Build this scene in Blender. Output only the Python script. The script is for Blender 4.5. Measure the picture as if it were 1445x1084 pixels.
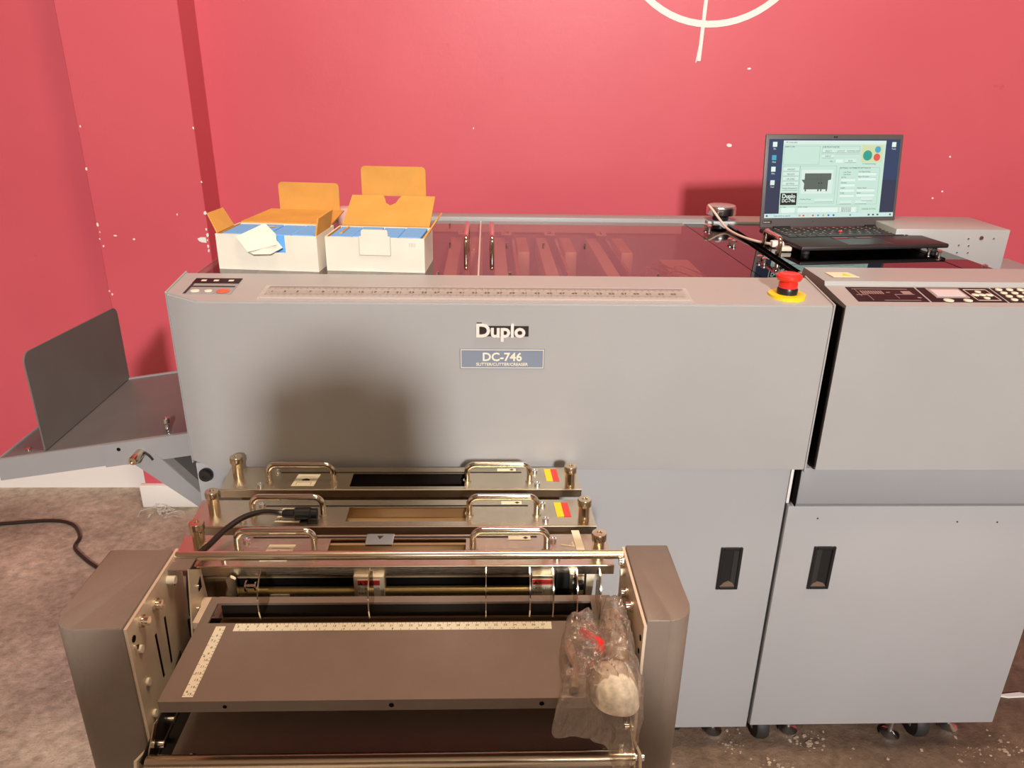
import bpy, bmesh, math, random
from mathutils import Vector, Matrix, noise
random.seed(7)
PI = math.pi
col = bpy.context.scene.collection
for o in list(bpy.data.objects): bpy.data.objects.remove(o)

# ------------------------------------------------------------------ camera, light, exposure
sc = bpy.context.scene
sc.view_settings.view_transform = 'Standard'; sc.view_settings.look = 'None'
sc.view_settings.exposure = 0.0; sc.view_settings.gamma = 1.0
sc.view_settings.use_curve_mapping = False
cd = bpy.data.cameras.new('camera'); cam = bpy.data.objects.new('camera', cd); col.objects.link(cam)
cd.sensor_fit = 'HORIZONTAL'; cd.sensor_width = 36.0; cd.lens = 1080.0 / 1445.0 * 36.0
cd.clip_start = 0.05; cd.clip_end = 60
p_, y_, r_ = math.radians(22.41), math.radians(2.05), math.radians(-0.97)
fw = Vector((math.sin(y_) * math.cos(p_), math.cos(y_) * math.cos(p_), -math.sin(p_)))
rt = Vector((math.cos(y_), -math.sin(y_), 0)); dn = fw.cross(rt)
rt2 = rt * math.cos(r_) + dn * math.sin(r_); dn2 = -rt * math.sin(r_) + dn * math.cos(r_)
cm = Matrix((rt2, -dn2, -fw)).transposed().to_4x4(); cm.translation = Vector((0, -1.15, 1.32))
cam.matrix_world = cm; sc.camera = cam

w = bpy.data.worlds.new('world'); sc.world = w; w.use_nodes = True
w.node_tree.nodes['Background'].inputs[0].default_value = (1.0, 0.86, 0.70, 1)
w.node_tree.nodes['Background'].inputs[1].default_value = 0.30

def area(name, loc, target, sx, sy, power, color):
    l = bpy.data.lights.new(name, 'AREA'); l.shape = 'RECTANGLE'; l.size = sx; l.size_y = sy
    l.energy = power; l.color = color
    o = bpy.data.objects.new(name, l); col.objects.link(o); o.location = loc
    o.rotation_euler = (Vector(target) - Vector(loc)).to_track_quat('-Z', 'Y').to_euler()
    return o
KEY = area('key_lamp', (0.75, -5.0, 2.95), (0.2, 0.3, 0.9), 0.30, 0.30, 320, (1.0, 0.965, 0.96))
FILL = area('ceiling_lamp', (0.25, -0.35, 3.15), (0.22, -0.40, 0.0), 1.2, 0.4, 43, (1.0, 0.80, 0.58))

# ------------------------------------------------------------------ materials
def nd(m): return m.node_tree.nodes, m.node_tree.links
def mat(name, c, rough=0.5, metal=0.0, spec=0.5, noise_amt=0.0, noise_scale=20.0, bump=0.0, bump_scale=300.0,
        coat=0.0, emit=None, emit_s=0.0, aniso=None, alpha=1.0, coat_rough=0.1):
    m = bpy.data.materials.new(name); m.use_nodes = True; n, l = nd(m); b = n['Principled BSDF']
    b.inputs['Base Color'].default_value = (*c, 1); b.inputs['Roughness'].default_value = rough
    b.inputs['Metallic'].default_value = metal; b.inputs['Specular IOR Level'].default_value = spec
    b.inputs['Coat Weight'].default_value = coat; b.inputs['Coat Roughness'].default_value = coat_rough
    b.inputs['Alpha'].default_value = alpha
    tc = n.new('ShaderNodeTexCoord')
    if noise_amt:
        t = n.new('ShaderNodeTexNoise'); t.inputs['Scale'].default_value = noise_scale; t.inputs['Detail'].default_value = 6
        r = n.new('ShaderNodeMapRange'); r.inputs[1].default_value = 0.3; r.inputs[2].default_value = 0.7
        r.inputs[3].default_value = 1 - noise_amt; r.inputs[4].default_value = 1 + noise_amt
        mx = n.new('ShaderNodeMix'); mx.data_type = 'RGBA'; mx.blend_type = 'MULTIPLY'; mx.inputs[0].default_value = 1
        mx.inputs[6].default_value = (*c, 1)
        l.new(tc.outputs['Object'], t.inputs['Vector']); l.new(t.outputs['Fac'], r.inputs[0])
        l.new(r.outputs[0], mx.inputs[7]); l.new(mx.outputs[2], b.inputs['Base Color'])
    if bump:
        t = n.new('ShaderNodeTexNoise'); t.inputs['Scale'].default_value = bump_scale; t.inputs['Detail'].default_value = 3
        if aniso:
            mp = n.new('ShaderNodeMapping'); mp.inputs['Scale'].default_value = aniso
            l.new(tc.outputs['Object'], mp.inputs[0]); l.new(mp.outputs[0], t.inputs['Vector'])
        else: l.new(tc.outputs['Object'], t.inputs['Vector'])
        bp = n.new('ShaderNodeBump'); bp.inputs['Strength'].default_value = bump; bp.inputs['Distance'].default_value = 0.001
        l.new(t.outputs['Fac'], bp.inputs['Height']); l.new(bp.outputs[0], b.inputs['Normal'])
    if emit:
        b.inputs['Emission Color'].default_value = (*emit, 1); b.inputs['Emission Strength'].default_value = emit_s
    return m

M = {}
M['grey'] = mat('grey_powder_paint', (0.370, 0.365, 0.355), 0.36, spec=0.55, noise_amt=0.03, noise_scale=6, bump=0.12, bump_scale=900)
M['greyd'] = mat('blue_grey_paint', (0.29, 0.295, 0.30), 0.42, spec=0.5, noise_amt=0.03, noise_scale=5, bump=0.1, bump_scale=900)
M['door'] = mat('light_grey_paint', (0.365, 0.360, 0.360), 0.45, spec=0.4, noise_amt=0.03, noise_scale=4, bump=0.05, bump_scale=900)
M['greyt'] = mat('tray_paint', (0.135, 0.125, 0.12), 0.42, spec=0.5, noise_amt=0.06, noise_scale=12)
M['taupe'] = mat('shaded_taupe_hammer_paint', (0.195, 0.150, 0.115), 0.45, spec=0.5, noise_amt=0.04, noise_scale=30, bump=0.35, bump_scale=700)  # hammer paint set darker and browner; part of the unit's shade is painted in
M['zinc'] = mat('zinc_plate', (0.74, 0.62, 0.46), 0.45, metal=0.3, noise_amt=0.10, noise_scale=25)
M['steel'] = mat('brushed_steel', (0.70, 0.62, 0.48), 0.27, metal=1.0, noise_amt=0.10, noise_scale=14, bump=0.25, bump_scale=60, aniso=(1, 40, 40))
M['chrome'] = mat('warm_chrome', (0.80, 0.73, 0.62), 0.10, metal=1.0)
M['brass'] = mat('brass_plated', (0.66, 0.54, 0.38), 0.22, metal=1.0)
M['rod'] = mat('satin_rod', (0.72, 0.62, 0.46), 0.25, metal=1.0)
M['silver'] = mat('bright_metal', (0.85, 0.84, 0.82), 0.2, metal=1.0)
M['black'] = mat('black_plastic', (0.012, 0.012, 0.012), 0.35)
M['blackm'] = mat('black_matte', (0.006, 0.005, 0.004), 0.9, spec=0.1)
M['dark'] = mat('dark_interior', (0.02, 0.014, 0.010), 0.8, spec=0.2)
M['tanin'] = mat('tan_inner_plate', (0.50, 0.34, 0.18), 0.45, metal=0.4, noise_amt=0.1, noise_scale=12)
M['rail'] = mat('slate_rail_paint', (0.275, 0.27, 0.27), 0.42, noise_amt=0.03, noise_scale=5)
M['logo'] = mat('polished_letters', (0.88, 0.84, 0.78), 0.38, metal=0.35)
M['toolbar'] = mat('pale_tool_bar', (0.80, 0.72, 0.66), 0.5)
M['brown'] = mat('brown_interior', (0.20, 0.12, 0.06), 0.45, metal=0.3, noise_amt=0.2, noise_scale=12)
M['gold'] = mat('gold_shaft', (0.50, 0.36, 0.14), 0.35, metal=0.8)
M['red'] = mat('red_plastic', (0.80, 0.03, 0.02), 0.35)
M['yellow'] = mat('yellow_sticker', (0.85, 0.62, 0.01), 0.45)
M['redst'] = mat('red_sticker', (0.72, 0.05, 0.04), 0.45)
M['cream'] = mat('cream_label', (0.80, 0.72, 0.52), 0.6)
M['rule'] = mat('cream_rule', (0.80, 0.74, 0.56), 0.6)
M['ink'] = mat('ink', (0.03, 0.025, 0.02), 0.6)
M['white'] = mat('white_paint', (0.80, 0.77, 0.72), 0.6)
M['icon'] = mat('icon_white', (0.75, 0.68, 0.55), 0.5)
M['panel'] = mat('control_panel_black', (0.022, 0.010, 0.011), 0.5, spec=0.2)
M['dpad'] = mat('cream_button', (0.78, 0.72, 0.56), 0.45)
M['redbtn'] = mat('orange_red_button', (0.85, 0.12, 0.06), 0.45)
M['lcd'] = mat('lcd_glass', (0.62, 0.60, 0.62), 0.15)
M['card'] = mat('corrugated_card', (0.62, 0.31, 0.075), 0.85, spec=0.1, noise_amt=0.08, noise_scale=18, bump=0.4, bump_scale=60, aniso=(60, 1, 1))
M['carton'] = mat('white_carton', (0.74, 0.69, 0.58), 0.75, spec=0.2, noise_amt=0.07, noise_scale=14)
M['blue'] = mat('blue_sleeve', (0.13, 0.42, 0.85), 0.55)
M['logodark'] = mat('logo_backing', (0.05, 0.04, 0.035), 0.3, metal=0.5)
M['plate'] = mat('name_plate_blue_grey', (0.20, 0.23, 0.29), 0.5)
M['rubber'] = mat('rubber', (0.02, 0.018, 0.016), 0.6)
M['cable'] = mat('black_cable', (0.018, 0.012, 0.009), 0.35)
M['wcable'] = mat('white_cable', (0.70, 0.62, 0.52), 0.4)
M['laptop'] = mat('laptop_black', (0.018, 0.014, 0.014), 0.45, noise_amt=0.1, noise_scale=60)
M['bezel'] = mat('laptop_bezel', (0.085, 0.072, 0.07), 0.45)
M['key'] = mat('laptop_key', (0.022, 0.018, 0.018), 0.35)
M['pink'] = mat('pink_grey_cap', (0.42, 0.40, 0.38), 0.25, metal=0.3)
M['concrete'] = None

def floor_mat():
    m = bpy.data.materials.new('stained_concrete'); m.use_nodes = True; n, l = nd(m); b = n['Principled BSDF']
    tc = n.new('ShaderNodeTexCoord')
    a = n.new('ShaderNodeTexNoise'); a.inputs['Scale'].default_value = 2.2; a.inputs['Detail'].default_value = 9; a.inputs['Roughness'].default_value = 0.65
    r = n.new('ShaderNodeValToRGB'); e = r.color_ramp.elements
    e[0].position = 0.32; e[0].color = (0.20, 0.155, 0.117, 1); e[1].position = 0.66; e[1].color = (0.55, 0.46, 0.36, 1)
    g = n.new('ShaderNodeTexNoise'); g.inputs['Scale'].default_value = 45; g.inputs['Detail'].default_value = 8; g.inputs['Roughness'].default_value = 0.7
    gr = n.new('ShaderNodeMapRange'); gr.inputs[1].default_value = 0.3; gr.inputs[2].default_value = 0.7; gr.inputs[3].default_value = 0.62; gr.inputs[4].default_value = 1.3
    mx = n.new('ShaderNodeMix'); mx.data_type = 'RGBA'; mx.blend_type = 'MULTIPLY'; mx.inputs[0].default_value = 1
    v = n.new('ShaderNodeTexVoronoi'); v.inputs['Scale'].default_value = 38
    vr = n.new('ShaderNodeMapRange'); vr.inputs[1].default_value = 0.055; vr.inputs[2].default_value = 0.02; vr.inputs[3].default_value = 0; vr.inputs[4].default_value = 0.8
    pm = n.new('ShaderNodeTexNoise'); pm.inputs['Scale'].default_value = 3.5
    pr = n.new('ShaderNodeMapRange'); pr.inputs[1].default_value = 0.5; pr.inputs[2].default_value = 0.6
    ml = n.new('ShaderNodeMath'); ml.operation = 'MULTIPLY'
    mx2 = n.new('ShaderNodeMix'); mx2.data_type = 'RGBA'; mx2.inputs[7].default_value = (0.55, 0.47, 0.38, 1)
    for t in (a, g, v, pm): l.new(tc.outputs['Object'], t.inputs['Vector'])
    l.new(a.outputs['Fac'], r.inputs[0]); l.new(g.outputs['Fac'], gr.inputs[0])
    l.new(r.outputs[0], mx.inputs[6]); l.new(gr.outputs[0], mx.inputs[7])
    l.new(v.outputs['Distance'], vr.inputs[0]); l.new(pm.outputs['Fac'], pr.inputs[0])
    l.new(vr.outputs[0], ml.inputs[0]); l.new(pr.outputs[0], ml.inputs[1])
    # oil darkened, dirtier concrete towards the right of the machines
    sx_ = n.new('ShaderNodeSeparateXYZ'); l.new(tc.outputs['Object'], sx_.inputs[0])
    dm = n.new('ShaderNodeMath'); dm.operation = 'MULTIPLY_ADD'; dm.inputs[1].default_value = 1.6; l.new(a.outputs['Fac'], dm.inputs[0]); l.new(sx_.outputs[0], dm.inputs[2])
    dr = n.new('ShaderNodeMapRange'); dr.inputs[1].default_value = 0.5; dr.inputs[2].default_value = 1.1; l.new(dm.outputs[0], dr.inputs[0])
    mx3 = n.new('ShaderNodeMix'); mx3.data_type = 'RGBA'; mx3.blend_type = 'MULTIPLY'; mx3.inputs[7].default_value = (0.42, 0.33, 0.28, 1)
    l.new(dr.outputs[0], mx3.inputs[0]); l.new(mx.outputs[2], mx3.inputs[6])
    l.new(mx3.outputs[2], mx2.inputs[6]); l.new(ml.outputs[0], mx2.inputs[0]); l.new(mx2.outputs[2], b.inputs['Base Color'])
    bp = n.new('ShaderNodeBump'); bp.inputs['Strength'].default_value = 0.8; bp.inputs['Distance'].default_value = 0.006
    l.new(g.outputs['Fac'], bp.inputs['Height']); l.new(bp.outputs[0], b.inputs['Normal'])
    b.inputs['Roughness'].default_value = 0.62
    return m
def wall_mat():
    m = bpy.data.materials.new('red_wall_paint'); m.use_nodes = True; n, l = nd(m); b = n['Principled BSDF']
    tc = n.new('ShaderNodeTexCoord')
    a = n.new('ShaderNodeTexNoise'); a.inputs['Scale'].default_value = 1.6; a.inputs['Detail'].default_value = 7
    r = n.new('ShaderNodeValToRGB'); e = r.color_ramp.elements
    e[0].position = 0.35; e[0].color = (0.56, 0.085, 0.112, 1); e[1].position = 0.65; e[1].color = (0.61, 0.100, 0.128, 1)
    v = n.new('ShaderNodeTexNoise'); v.inputs['Scale'].default_value = 9; v.inputs['Detail'].default_value = 10; v.inputs['Roughness'].default_value = 0.75
    vr = n.new('ShaderNodeMapRange'); vr.inputs[1].default_value = 0.66; vr.inputs[2].default_value = 0.72; vr.inputs[3].default_value = 0; vr.inputs[4].default_value = 0.35
    mx = n.new('ShaderNodeMix'); mx.data_type = 'RGBA'; mx.inputs[7].default_value = (0.45, 0.04, 0.05, 1)
    l.new(tc.outputs['Object'], a.inputs['Vector']); l.new(tc.outputs['Object'], v.inputs['Vector'])
    l.new(a.outputs['Fac'], r.inputs[0]); l.new(v.outputs['Fac'], vr.inputs[0]); l.new(vr.outputs[0], mx.inputs[0])
    l.new(r.outputs[0], mx.inputs[6]); l.new(mx.outputs[2], b.inputs['Base Color'])
    bp = n.new('ShaderNodeBump'); bp.inputs['Strength'].default_value = 0.35; bp.inputs['Distance'].default_value = 0.002
    l.new(v.outputs['Fac'], bp.inputs['Height']); l.new(bp.outputs[0], b.inputs['Normal'])
    b.inputs['Roughness'].default_value = 0.42; b.inputs['Specular IOR Level'].default_value = 0.4
    return m
def glass_mat(name, tint, ior, rough=0.02, gloss=(1, 1, 1)):
    m = bpy.data.materials.new(name); m.use_nodes = True; n, l = nd(m)
    n.remove(n['Principled BSDF']); out = n['Material Output']
    t = n.new('ShaderNodeBsdfTransparent'); t.inputs[0].default_value = (*tint, 1)
    g = n.new('ShaderNodeBsdfGlossy'); g.inputs['Roughness'].default_value = rough; g.inputs[0].default_value = (*gloss, 1)
    f = n.new('ShaderNodeFresnel'); f.inputs[0].default_value = ior
    gm = n.new('ShaderNodeNewGeometry'); sb = n.new('ShaderNodeMath'); sb.operation = 'SUBTRACT'; sb.inputs[0].default_value = 1.0
    mu = n.new('ShaderNodeMath'); mu.operation = 'MULTIPLY'; l.new(gm.outputs['Backfacing'], sb.inputs[1]); l.new(sb.outputs[0], mu.inputs[0]); l.new(f.outputs[0], mu.inputs[1])
    x = n.new('ShaderNodeMixShader'); l.new(mu.outputs[0], x.inputs[0]); l.new(t.outputs[0], x.inputs[1]); l.new(g.outputs[0], x.inputs[2])
    l.new(x.outputs[0], out.inputs[0]); return m
M['floor'] = floor_mat(); M['wall'] = wall_mat()
M['smoke'] = glass_mat('smoked_acrylic', (0.72, 0.60, 0.56), 2.2, 0.025)
M['smokeR'] = glass_mat('dark_acrylic', (0.05, 0.045, 0.045), 1.75, 0.02)
M['clear'] = mat('clear_plastic', (0.70, 0.68, 0.64), 0.22, alpha=0.28)
M['guide'] = glass_mat('thin_guide_plastic', (0.70, 0.64, 0.55), 1.6, 0.10)
M['ceil'] = mat('ceiling_paint', (0.42, 0.36, 0.28), 0.9)
M['beige'] = mat('beige_wall_paint', (0.36, 0.29, 0.21), 0.8, noise_amt=0.05, noise_scale=2)
M['foam'] = mat('bubble_wrap', (0.80, 0.70, 0.55), 0.5, noise_amt=0.25, noise_scale=120, bump=1.0, bump_scale=150)
M['bagobj'] = mat('tan_hardware', (0.36, 0.27, 0.18), 0.5, noise_amt=0.3, noise_scale=50)
M['rim'] = mat('light_edge', (0.62, 0.56, 0.50), 0.4)
def emat(name, c, s=1.0):
    m = bpy.data.materials.new(name); m.use_nodes = True; b = m.node_tree.nodes['Principled BSDF']
    b.inputs['Base Color'].default_value = (0.01, 0.01, 0.01, 1); b.inputs['Roughness'].default_value = 0.3
    b.inputs['Emission Color'].default_value = (*c, 1); b.inputs['Emission Strength'].default_value = s; return m

# ------------------------------------------------------------------ mesh helpers
WL = {}                 # world location of each object's origin
TX = [Matrix.Identity(4)]
def link(name, bm, material, parent=None, smooth=True, extra=None):
    me = bpy.data.meshes.new(name); bmesh.ops.transform(bm, matrix=TX[-1], verts=bm.verts)
    bmesh.ops.recalc_face_normals(bm, faces=bm.faces)
    xs = [v.co for v in bm.verts]
    c = Vector([(min(p[i] for p in xs) + max(p[i] for p in xs)) / 2 for i in range(3)])
    if parent is None: c.z = min(p.z for p in xs)
    bmesh.ops.translate(bm, vec=-c, verts=bm.verts)
    bm.to_mesh(me); bm.free()
    if smooth:
        for p in me.polygons: p.use_smooth = max(abs(p.normal.x), abs(p.normal.y), abs(p.normal.z)) < 0.998
        me.set_sharp_from_angle(angle=math.radians(32))
    for x in ([material] if not isinstance(material, (list, tuple)) else material): me.materials.append(x)
    o = bpy.data.objects.new(name, me); col.objects.link(o)
    WL[o.name] = c
    if parent is not None: o.parent = parent; o.location = c - WL[parent.name]
    else: o.location = c
    return o
def empty(name, loc):
    o = bpy.data.objects.new(name, None); col.objects.link(o); loc = TX[-1] @ Vector(loc); o.location = loc; WL[o.name] = loc
    o.empty_display_size = 0.05; return o
def tag(o, label=None, cat=None, group=None, kind=None):
    if label: o['label'] = label
    if cat: o['category'] = cat
    if group: o['group'] = group
    if kind: o['kind'] = kind
    return o
def thing(name, loc, label, cat, group=None): return tag(empty(name, loc), label, cat, group)
def addbox(bm, x0, x1, y0, y1, z0, z1, bev=0.0, seg=2):
    r = bmesh.ops.create_cube(bm, size=1.0); vs = r['verts']
    for v in vs: v.co = Vector((x0 if v.co.x < 0 else x1, y0 if v.co.y < 0 else y1, z0 if v.co.z < 0 else z1))
    if bev:
        es = list({e for v in vs for e in v.link_edges})
        bmesh.ops.bevel(bm, geom=es, offset=bev, segments=seg, affect='EDGES', profile=0.5)
def box(name, x0, x1, y0, y1, z0, z1, m, parent=None, bev=0.0, seg=2):
    bm = bmesh.new(); addbox(bm, x0, x1, y0, y1, z0, z1, bev, seg); return link(name, bm, m, parent)
def addprism(bm, pts, axis, a, b, bev=0.0, seg=2):
    def P(p, t):
        return {'x': (t, p[0], p[1]), 'y': (p[0], t, p[1]), 'z': (p[0], p[1], t)}[axis]
    A = [bm.verts.new(P(p, a)) for p in pts]; B = [bm.verts.new(P(p, b)) for p in pts]; n = len(pts)
    fs = [bm.faces.new(A), bm.faces.new(B[::-1])]
    for i in range(n): fs.append(bm.faces.new((A[i], A[(i + 1) % n], B[(i + 1) % n], B[i])))
    if bev:
        bmesh.ops.bevel(bm, geom=list({e for f in fs for e in f.edges}), offset=bev, segments=seg, affect='EDGES', profile=0.5)
def prism(name, pts, axis, a, b, m, parent=None, bev=0.0, seg=2):
    bm = bmesh.new(); addprism(bm, pts, axis, a, b, bev, seg); return link(name, bm, m, parent)
def addcyl(bm, p0, p1, r, seg=20, r2=None):
    p0 = Vector(p0); p1 = Vector(p1); d = p1 - p0
    mt = Matrix.Translation((p0 + p1) / 2) @ d.to_track_quat('Z', 'Y').to_matrix().to_4x4()
    bmesh.ops.create_cone(bm, cap_ends=True, segments=seg, radius1=r, radius2=r if r2 is None else r2, depth=d.length, matrix=mt)
def cyl(name, p0, p1, r, m, parent=None, seg=20, r2=None):
    bm = bmesh.new(); addcyl(bm, p0, p1, r, seg, r2); return link(name, bm, m, parent)
def addlathe(bm, prof, o, axis='z', seg=24, sx=1.0):
    o = Vector(o); rings = []
    for r, h in prof:
        ring = []
        for k in range(seg):
            a = 2 * PI * k / seg; u, v = r * math.cos(a) * sx, r * math.sin(a)
            c = {'z': (u, v, h), 'y': (u, h, v), 'x': (h, u, v)}[axis]; ring.append(bm.verts.new(o + Vector(c)))
        rings.append(ring)
    for A, B in zip(rings, rings[1:]):
        for k in range(seg): bm.faces.new((A[k], A[(k + 1) % seg], B[(k + 1) % seg], B[k]))
    bm.faces.new(rings[0]); bm.faces.new(rings[-1][::-1])
def lathe(name, prof, o, m, parent=None, axis='z', seg=24):
    bm = bmesh.new(); addlathe(bm, prof, o, axis, seg); return link(name, bm, m, parent)
def smoothpath(pts, n=6):
    P = [Vector(p) for p in pts]; out = []
    for i in range(len(P) - 1):
        p0 = P[max(i - 1, 0)]; p1 = P[i]; p2 = P[i + 1]; p3 = P[min(i + 2, len(P) - 1)]
        for k in range(n):
            t = k / n
            out.append(0.5 * ((2 * p1) + (-p0 + p2) * t + (2 * p0 - 5 * p1 + 4 * p2 - p3) * t * t + (-p0 + 3 * p1 - 3 * p2 + p3) * t ** 3))
    out.append(P[-1]); return out
def addtube(bm, pts, r, seg=10):
    P = [Vector(p) for p in pts]; rings = []; up = Vector((0.13, 0.27, 0.95)); prev = None
    for i, p in enumerate(P):
        d = (P[min(i + 1, len(P) - 1)] - P[max(i - 1, 0)]).normalized()
        if prev is None: u = d.cross(up).normalized()
        else: u = (prev - d * prev.dot(d)).normalized()
        prev = u; v = d.cross(u); rr = r[i] if isinstance(r, (list, tuple)) else r
        rings.append([bm.verts.new(p + u * math.cos(2 * PI * k / seg) * rr + v * math.sin(2 * PI * k / seg) * rr) for k in range(seg)])
    for A, B in zip(rings, rings[1:]):
        for k in range(seg): bm.faces.new((A[k], A[(k + 1) % seg], B[(k + 1) % seg], B[k]))
    bm.faces.new(rings[0]); bm.faces.new(rings[-1][::-1])
def tube(name, pts, r, m, parent=None, seg=10):
    bm = bmesh.new(); addtube(bm, pts, r, seg); return link(name, bm, m, parent)
def upath(a, b, h, rad, up=Vector((0, 0, 1)), n=6):
    """a U handle: feet a and b, height h, rounded corners"""
    a = Vector(a); b = Vector(b); d = (b - a).normalized(); out = [a.copy()]
    c = a + up * (h - rad) + d * rad
    for k in range(n + 1):
        t = PI / 2 * k / n; out.append(c - d * rad * math.cos(t) + up * rad * math.sin(t))
    c = b + up * (h - rad) - d * rad
    for k in range(n + 1):
        t = PI / 2 * k / n; out.append(c + d * rad * math.sin(t) + up * rad * math.cos(t))
    out.append(b.copy()); return out
def text(name, s, size, origin, xdir, ydir, m, parent=None, ext=0.0003, align='LEFT', off=0.0, spacing=1.0, sx=1.0, vary='BOTTOM_BASELINE'):
    cu = bpy.data.curves.new('tmp_text', 'FONT'); cu.body = s; cu.size = size; cu.extrude = ext; cu.offset = off
    cu.align_x = align; cu.space_character = spacing; cu.resolution_u = 3
    to = bpy.data.objects.new('tmp_text', cu); col.objects.link(to)
    me = bpy.data.meshes.new_from_object(to); bpy.data.objects.remove(to); bpy.data.curves.remove(cu)
    X = Vector(xdir).normalized(); Y = Vector(ydir).normalized(); Z = X.cross(Y)
    mt = Matrix((X * sx, Y, Z)).transposed().to_4x4(); mt.translation = Vector(origin)
    bm = bmesh.new(); bm.from_mesh(me); bpy.data.meshes.remove(me)
    bmesh.ops.transform(bm, matrix=mt, verts=bm.verts)
    return link(name, bm, m, parent, smooth=False)
XP, YP, ZP = (1, 0, 0), (0, 1, 0), (0, 0, 1)
def arc(cx, cy, r, a0, a1, n=6):
    return [(cx + r * math.cos(math.radians(a0 + (a1 - a0) * k / n)), cy + r * math.sin(math.radians(a0 + (a1 - a0) * k / n))) for k in range(n + 1)]

# ------------------------------------------------------------------ the room
def struct(o): o['kind'] = 'structure'; return o
FL = struct(box('floor', -3.2, 3.6, -6.5, 1.30, -0.05, 0, M['floor']))
WB = struct(box('wall_back', -3.2, 3.6, 1.147, 1.30, 0, 3.2, M['wall']))
WP = struct(box('wall_pier', -1.088, -0.782, 1.02, 1.147, 0, 3.2, M['wall'], bev=0.002, seg=1))
struct(box('ceiling', -3.2, 3.6, -6.5, 1.30, 3.2, 3.3, M['ceil']))
struct(box('wall_left', -3.3, -3.2, -6.5, 1.30, 0, 3.2, M['beige']))
struct(box('wall_right', 3.6, 3.7, -6.5, 1.30, 0, 3.2, M['beige']))
struct(box('wall_front', -3.2, 3.6, -6.6, -6.5, 0, 3.2, M['beige']))
# rough painted plinth boards, the left one with a torn edge
pts = [(-3.2, 0.0), (-1.088, 0.0), (-1.088, 0.005)]
zz = 0.01
k = 0
while zz < 0.078:
    pts.append((-1.088 - (0.004 if k % 2 else 0.0) - 0.003 * random.random(), zz)); zz += 0.012; k += 1
pts += [(-1.094, 0.086), (-3.2, 0.086)]
struct(prism('baseboard_left', pts, 'y', 1.128, 1.147, M['white'], bev=0))
struct(box('baseboard_pier', -1.10, -0.775, 1.000, 1.020, 0, 0.080, M['white'], bev=0.004))
# chips of bare plaster along the pier's edges and scars on the wall
def chip_bm(lst, y):
    bm = bmesh.new()
    for (x, z, s, an) in lst:
        n = 7; vs = []
        for k in range(n):
            a = 2 * PI * k / n; rr = s * (0.6 + 0.6 * random.random())
            vs.append((x + rr * math.cos(a) * an, z + rr * math.sin(a)))
        addprism(bm, vs, 'y', y - 0.0012, y)
    return bm
c1 = [(-0.783 + random.uniform(-0.004, 0.002), z, random.uniform(0.003, 0.007), 0.6) for z in (0.83, 0.842, 0.86, 0.874, 0.89, 0.935, 1.16, 1.02)]
c1 += [(-1.082 + random.uniform(-0.004, 0.006), z, random.uniform(0.003, 0.006), 0.6) for z in (0.84, 0.86, 0.90, 1.05, 1.16, 0.88, 0.71, 0.70)]
c1 += [(-1.04, 0.87, 0.003, 1.5), (-0.86, 0.93, 0.003, 0.6), (-0.80, 0.86, 0.009, 1.6), (-0.99, 0.86, 0.003, 1)]
tag(link('plaster_chips', chip_bm(c1, 1.02), M['white'], WP, smooth=False), kind='stuff')
c2 = [(0.70, 1.125, 0.006, 1.7), (-0.04, 1.16, 0.003, 0.5), (1.36, 1.10, 0.003, 1), (1.335, 0.98, 0.003, 1), (1.36, 1.0, 0.003, 1), (0.73, 1.33, 0.003, 2)]
tag(link('plaster_chips', chip_bm(c2, 1.147), M['white'], WB, smooth=False), kind='stuff')
# white tape ring with an upright, stuck to the wall
tape = thing('tape_crosshair', (0.60, 1.147, 1.35), 'white tape circle with an upright strip, stuck high on the red wall', 'tape')
cx_, cz_, R0 = 0.603, 1.715, 0.283
bm = bmesh.new(); N = 64
out_ = [(cx_ + R0 * math.cos(2 * PI * k / N), cz_ + R0 * math.sin(2 * PI * k / N)) for k in range(N)]
inn_ = [(cx_ + (R0 - 0.017) * math.cos(2 * PI * k / N), cz_ + (R0 - 0.017) * math.sin(2 * PI * k / N)) for k in range(N)]
for k in range(N):
    j = (k + 1) % N; addprism(bm, [out_[k], out_[j], inn_[j], inn_[k]], 'y', 1.1462, 1.1469)
link('tape_ring', bm, M['white'], tape, smooth=False)
prism('tape_strip', [(0.582, 1.347), (0.592, 1.347), (0.609, 2.10), (0.597, 2.10)], 'y', 1.1452, 1.1461, M['white'], tape)
prism('tape_strip', [(0.5775, 1.343), (0.5805, 1.343), (0.5895, 1.43), (0.588, 1.43)], 'y', 1.1450, 1.1461, M['white'], tape)
# floor litter
bm = bmesh.new()
for k in range(170):
    x = random.choice((random.uniform(0.3, 1.5), random.uniform(-1.6, -0.7))); y = random.uniform(-0.05, 0.45) if x > 0 else random.uniform(-0.1, 0.95)
    s = random.uniform(0.0015, 0.005); a = random.random() * 3
    addprism(bm, [(x + s * math.cos(a + t) * (1 if i % 2 else .6), y + s * math.sin(a + t)) for i, t in enumerate((0, 1.5, 3.0, 4.4))], 'z', 0.0, 0.0015)
for (cx0, cy0) in ((0.528, 0.045), (0.69, 0.052), (0.595, -0.005), (1.03, 0.02), (1.114, 0.03)):
    for k in range(34):
        x = cx0 + random.gauss(0, 0.020); y = cy0 + random.gauss(0, 0.012); s = 0.0008 + 0.004 * random.random() ** 3; a = random.random() * 3; e = random.uniform(0.35, 1)
        addprism(bm, [(x + s * math.cos(a + t), y + e * s * math.sin(a + t)) for t in (0, 1.1 + random.random() * .5, 2.6, 3.9, 5.1)], 'z', 0.0, 0.4 * s)
tag(link('floor_grit', bm, mat('grit', (0.42, 0.32, 0.23), 0.8, noise_amt=0.4, noise_scale=90), None, smooth=False),
    'pale grit and paint flakes scattered on the concrete floor', 'grit', kind='stuff')
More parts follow.
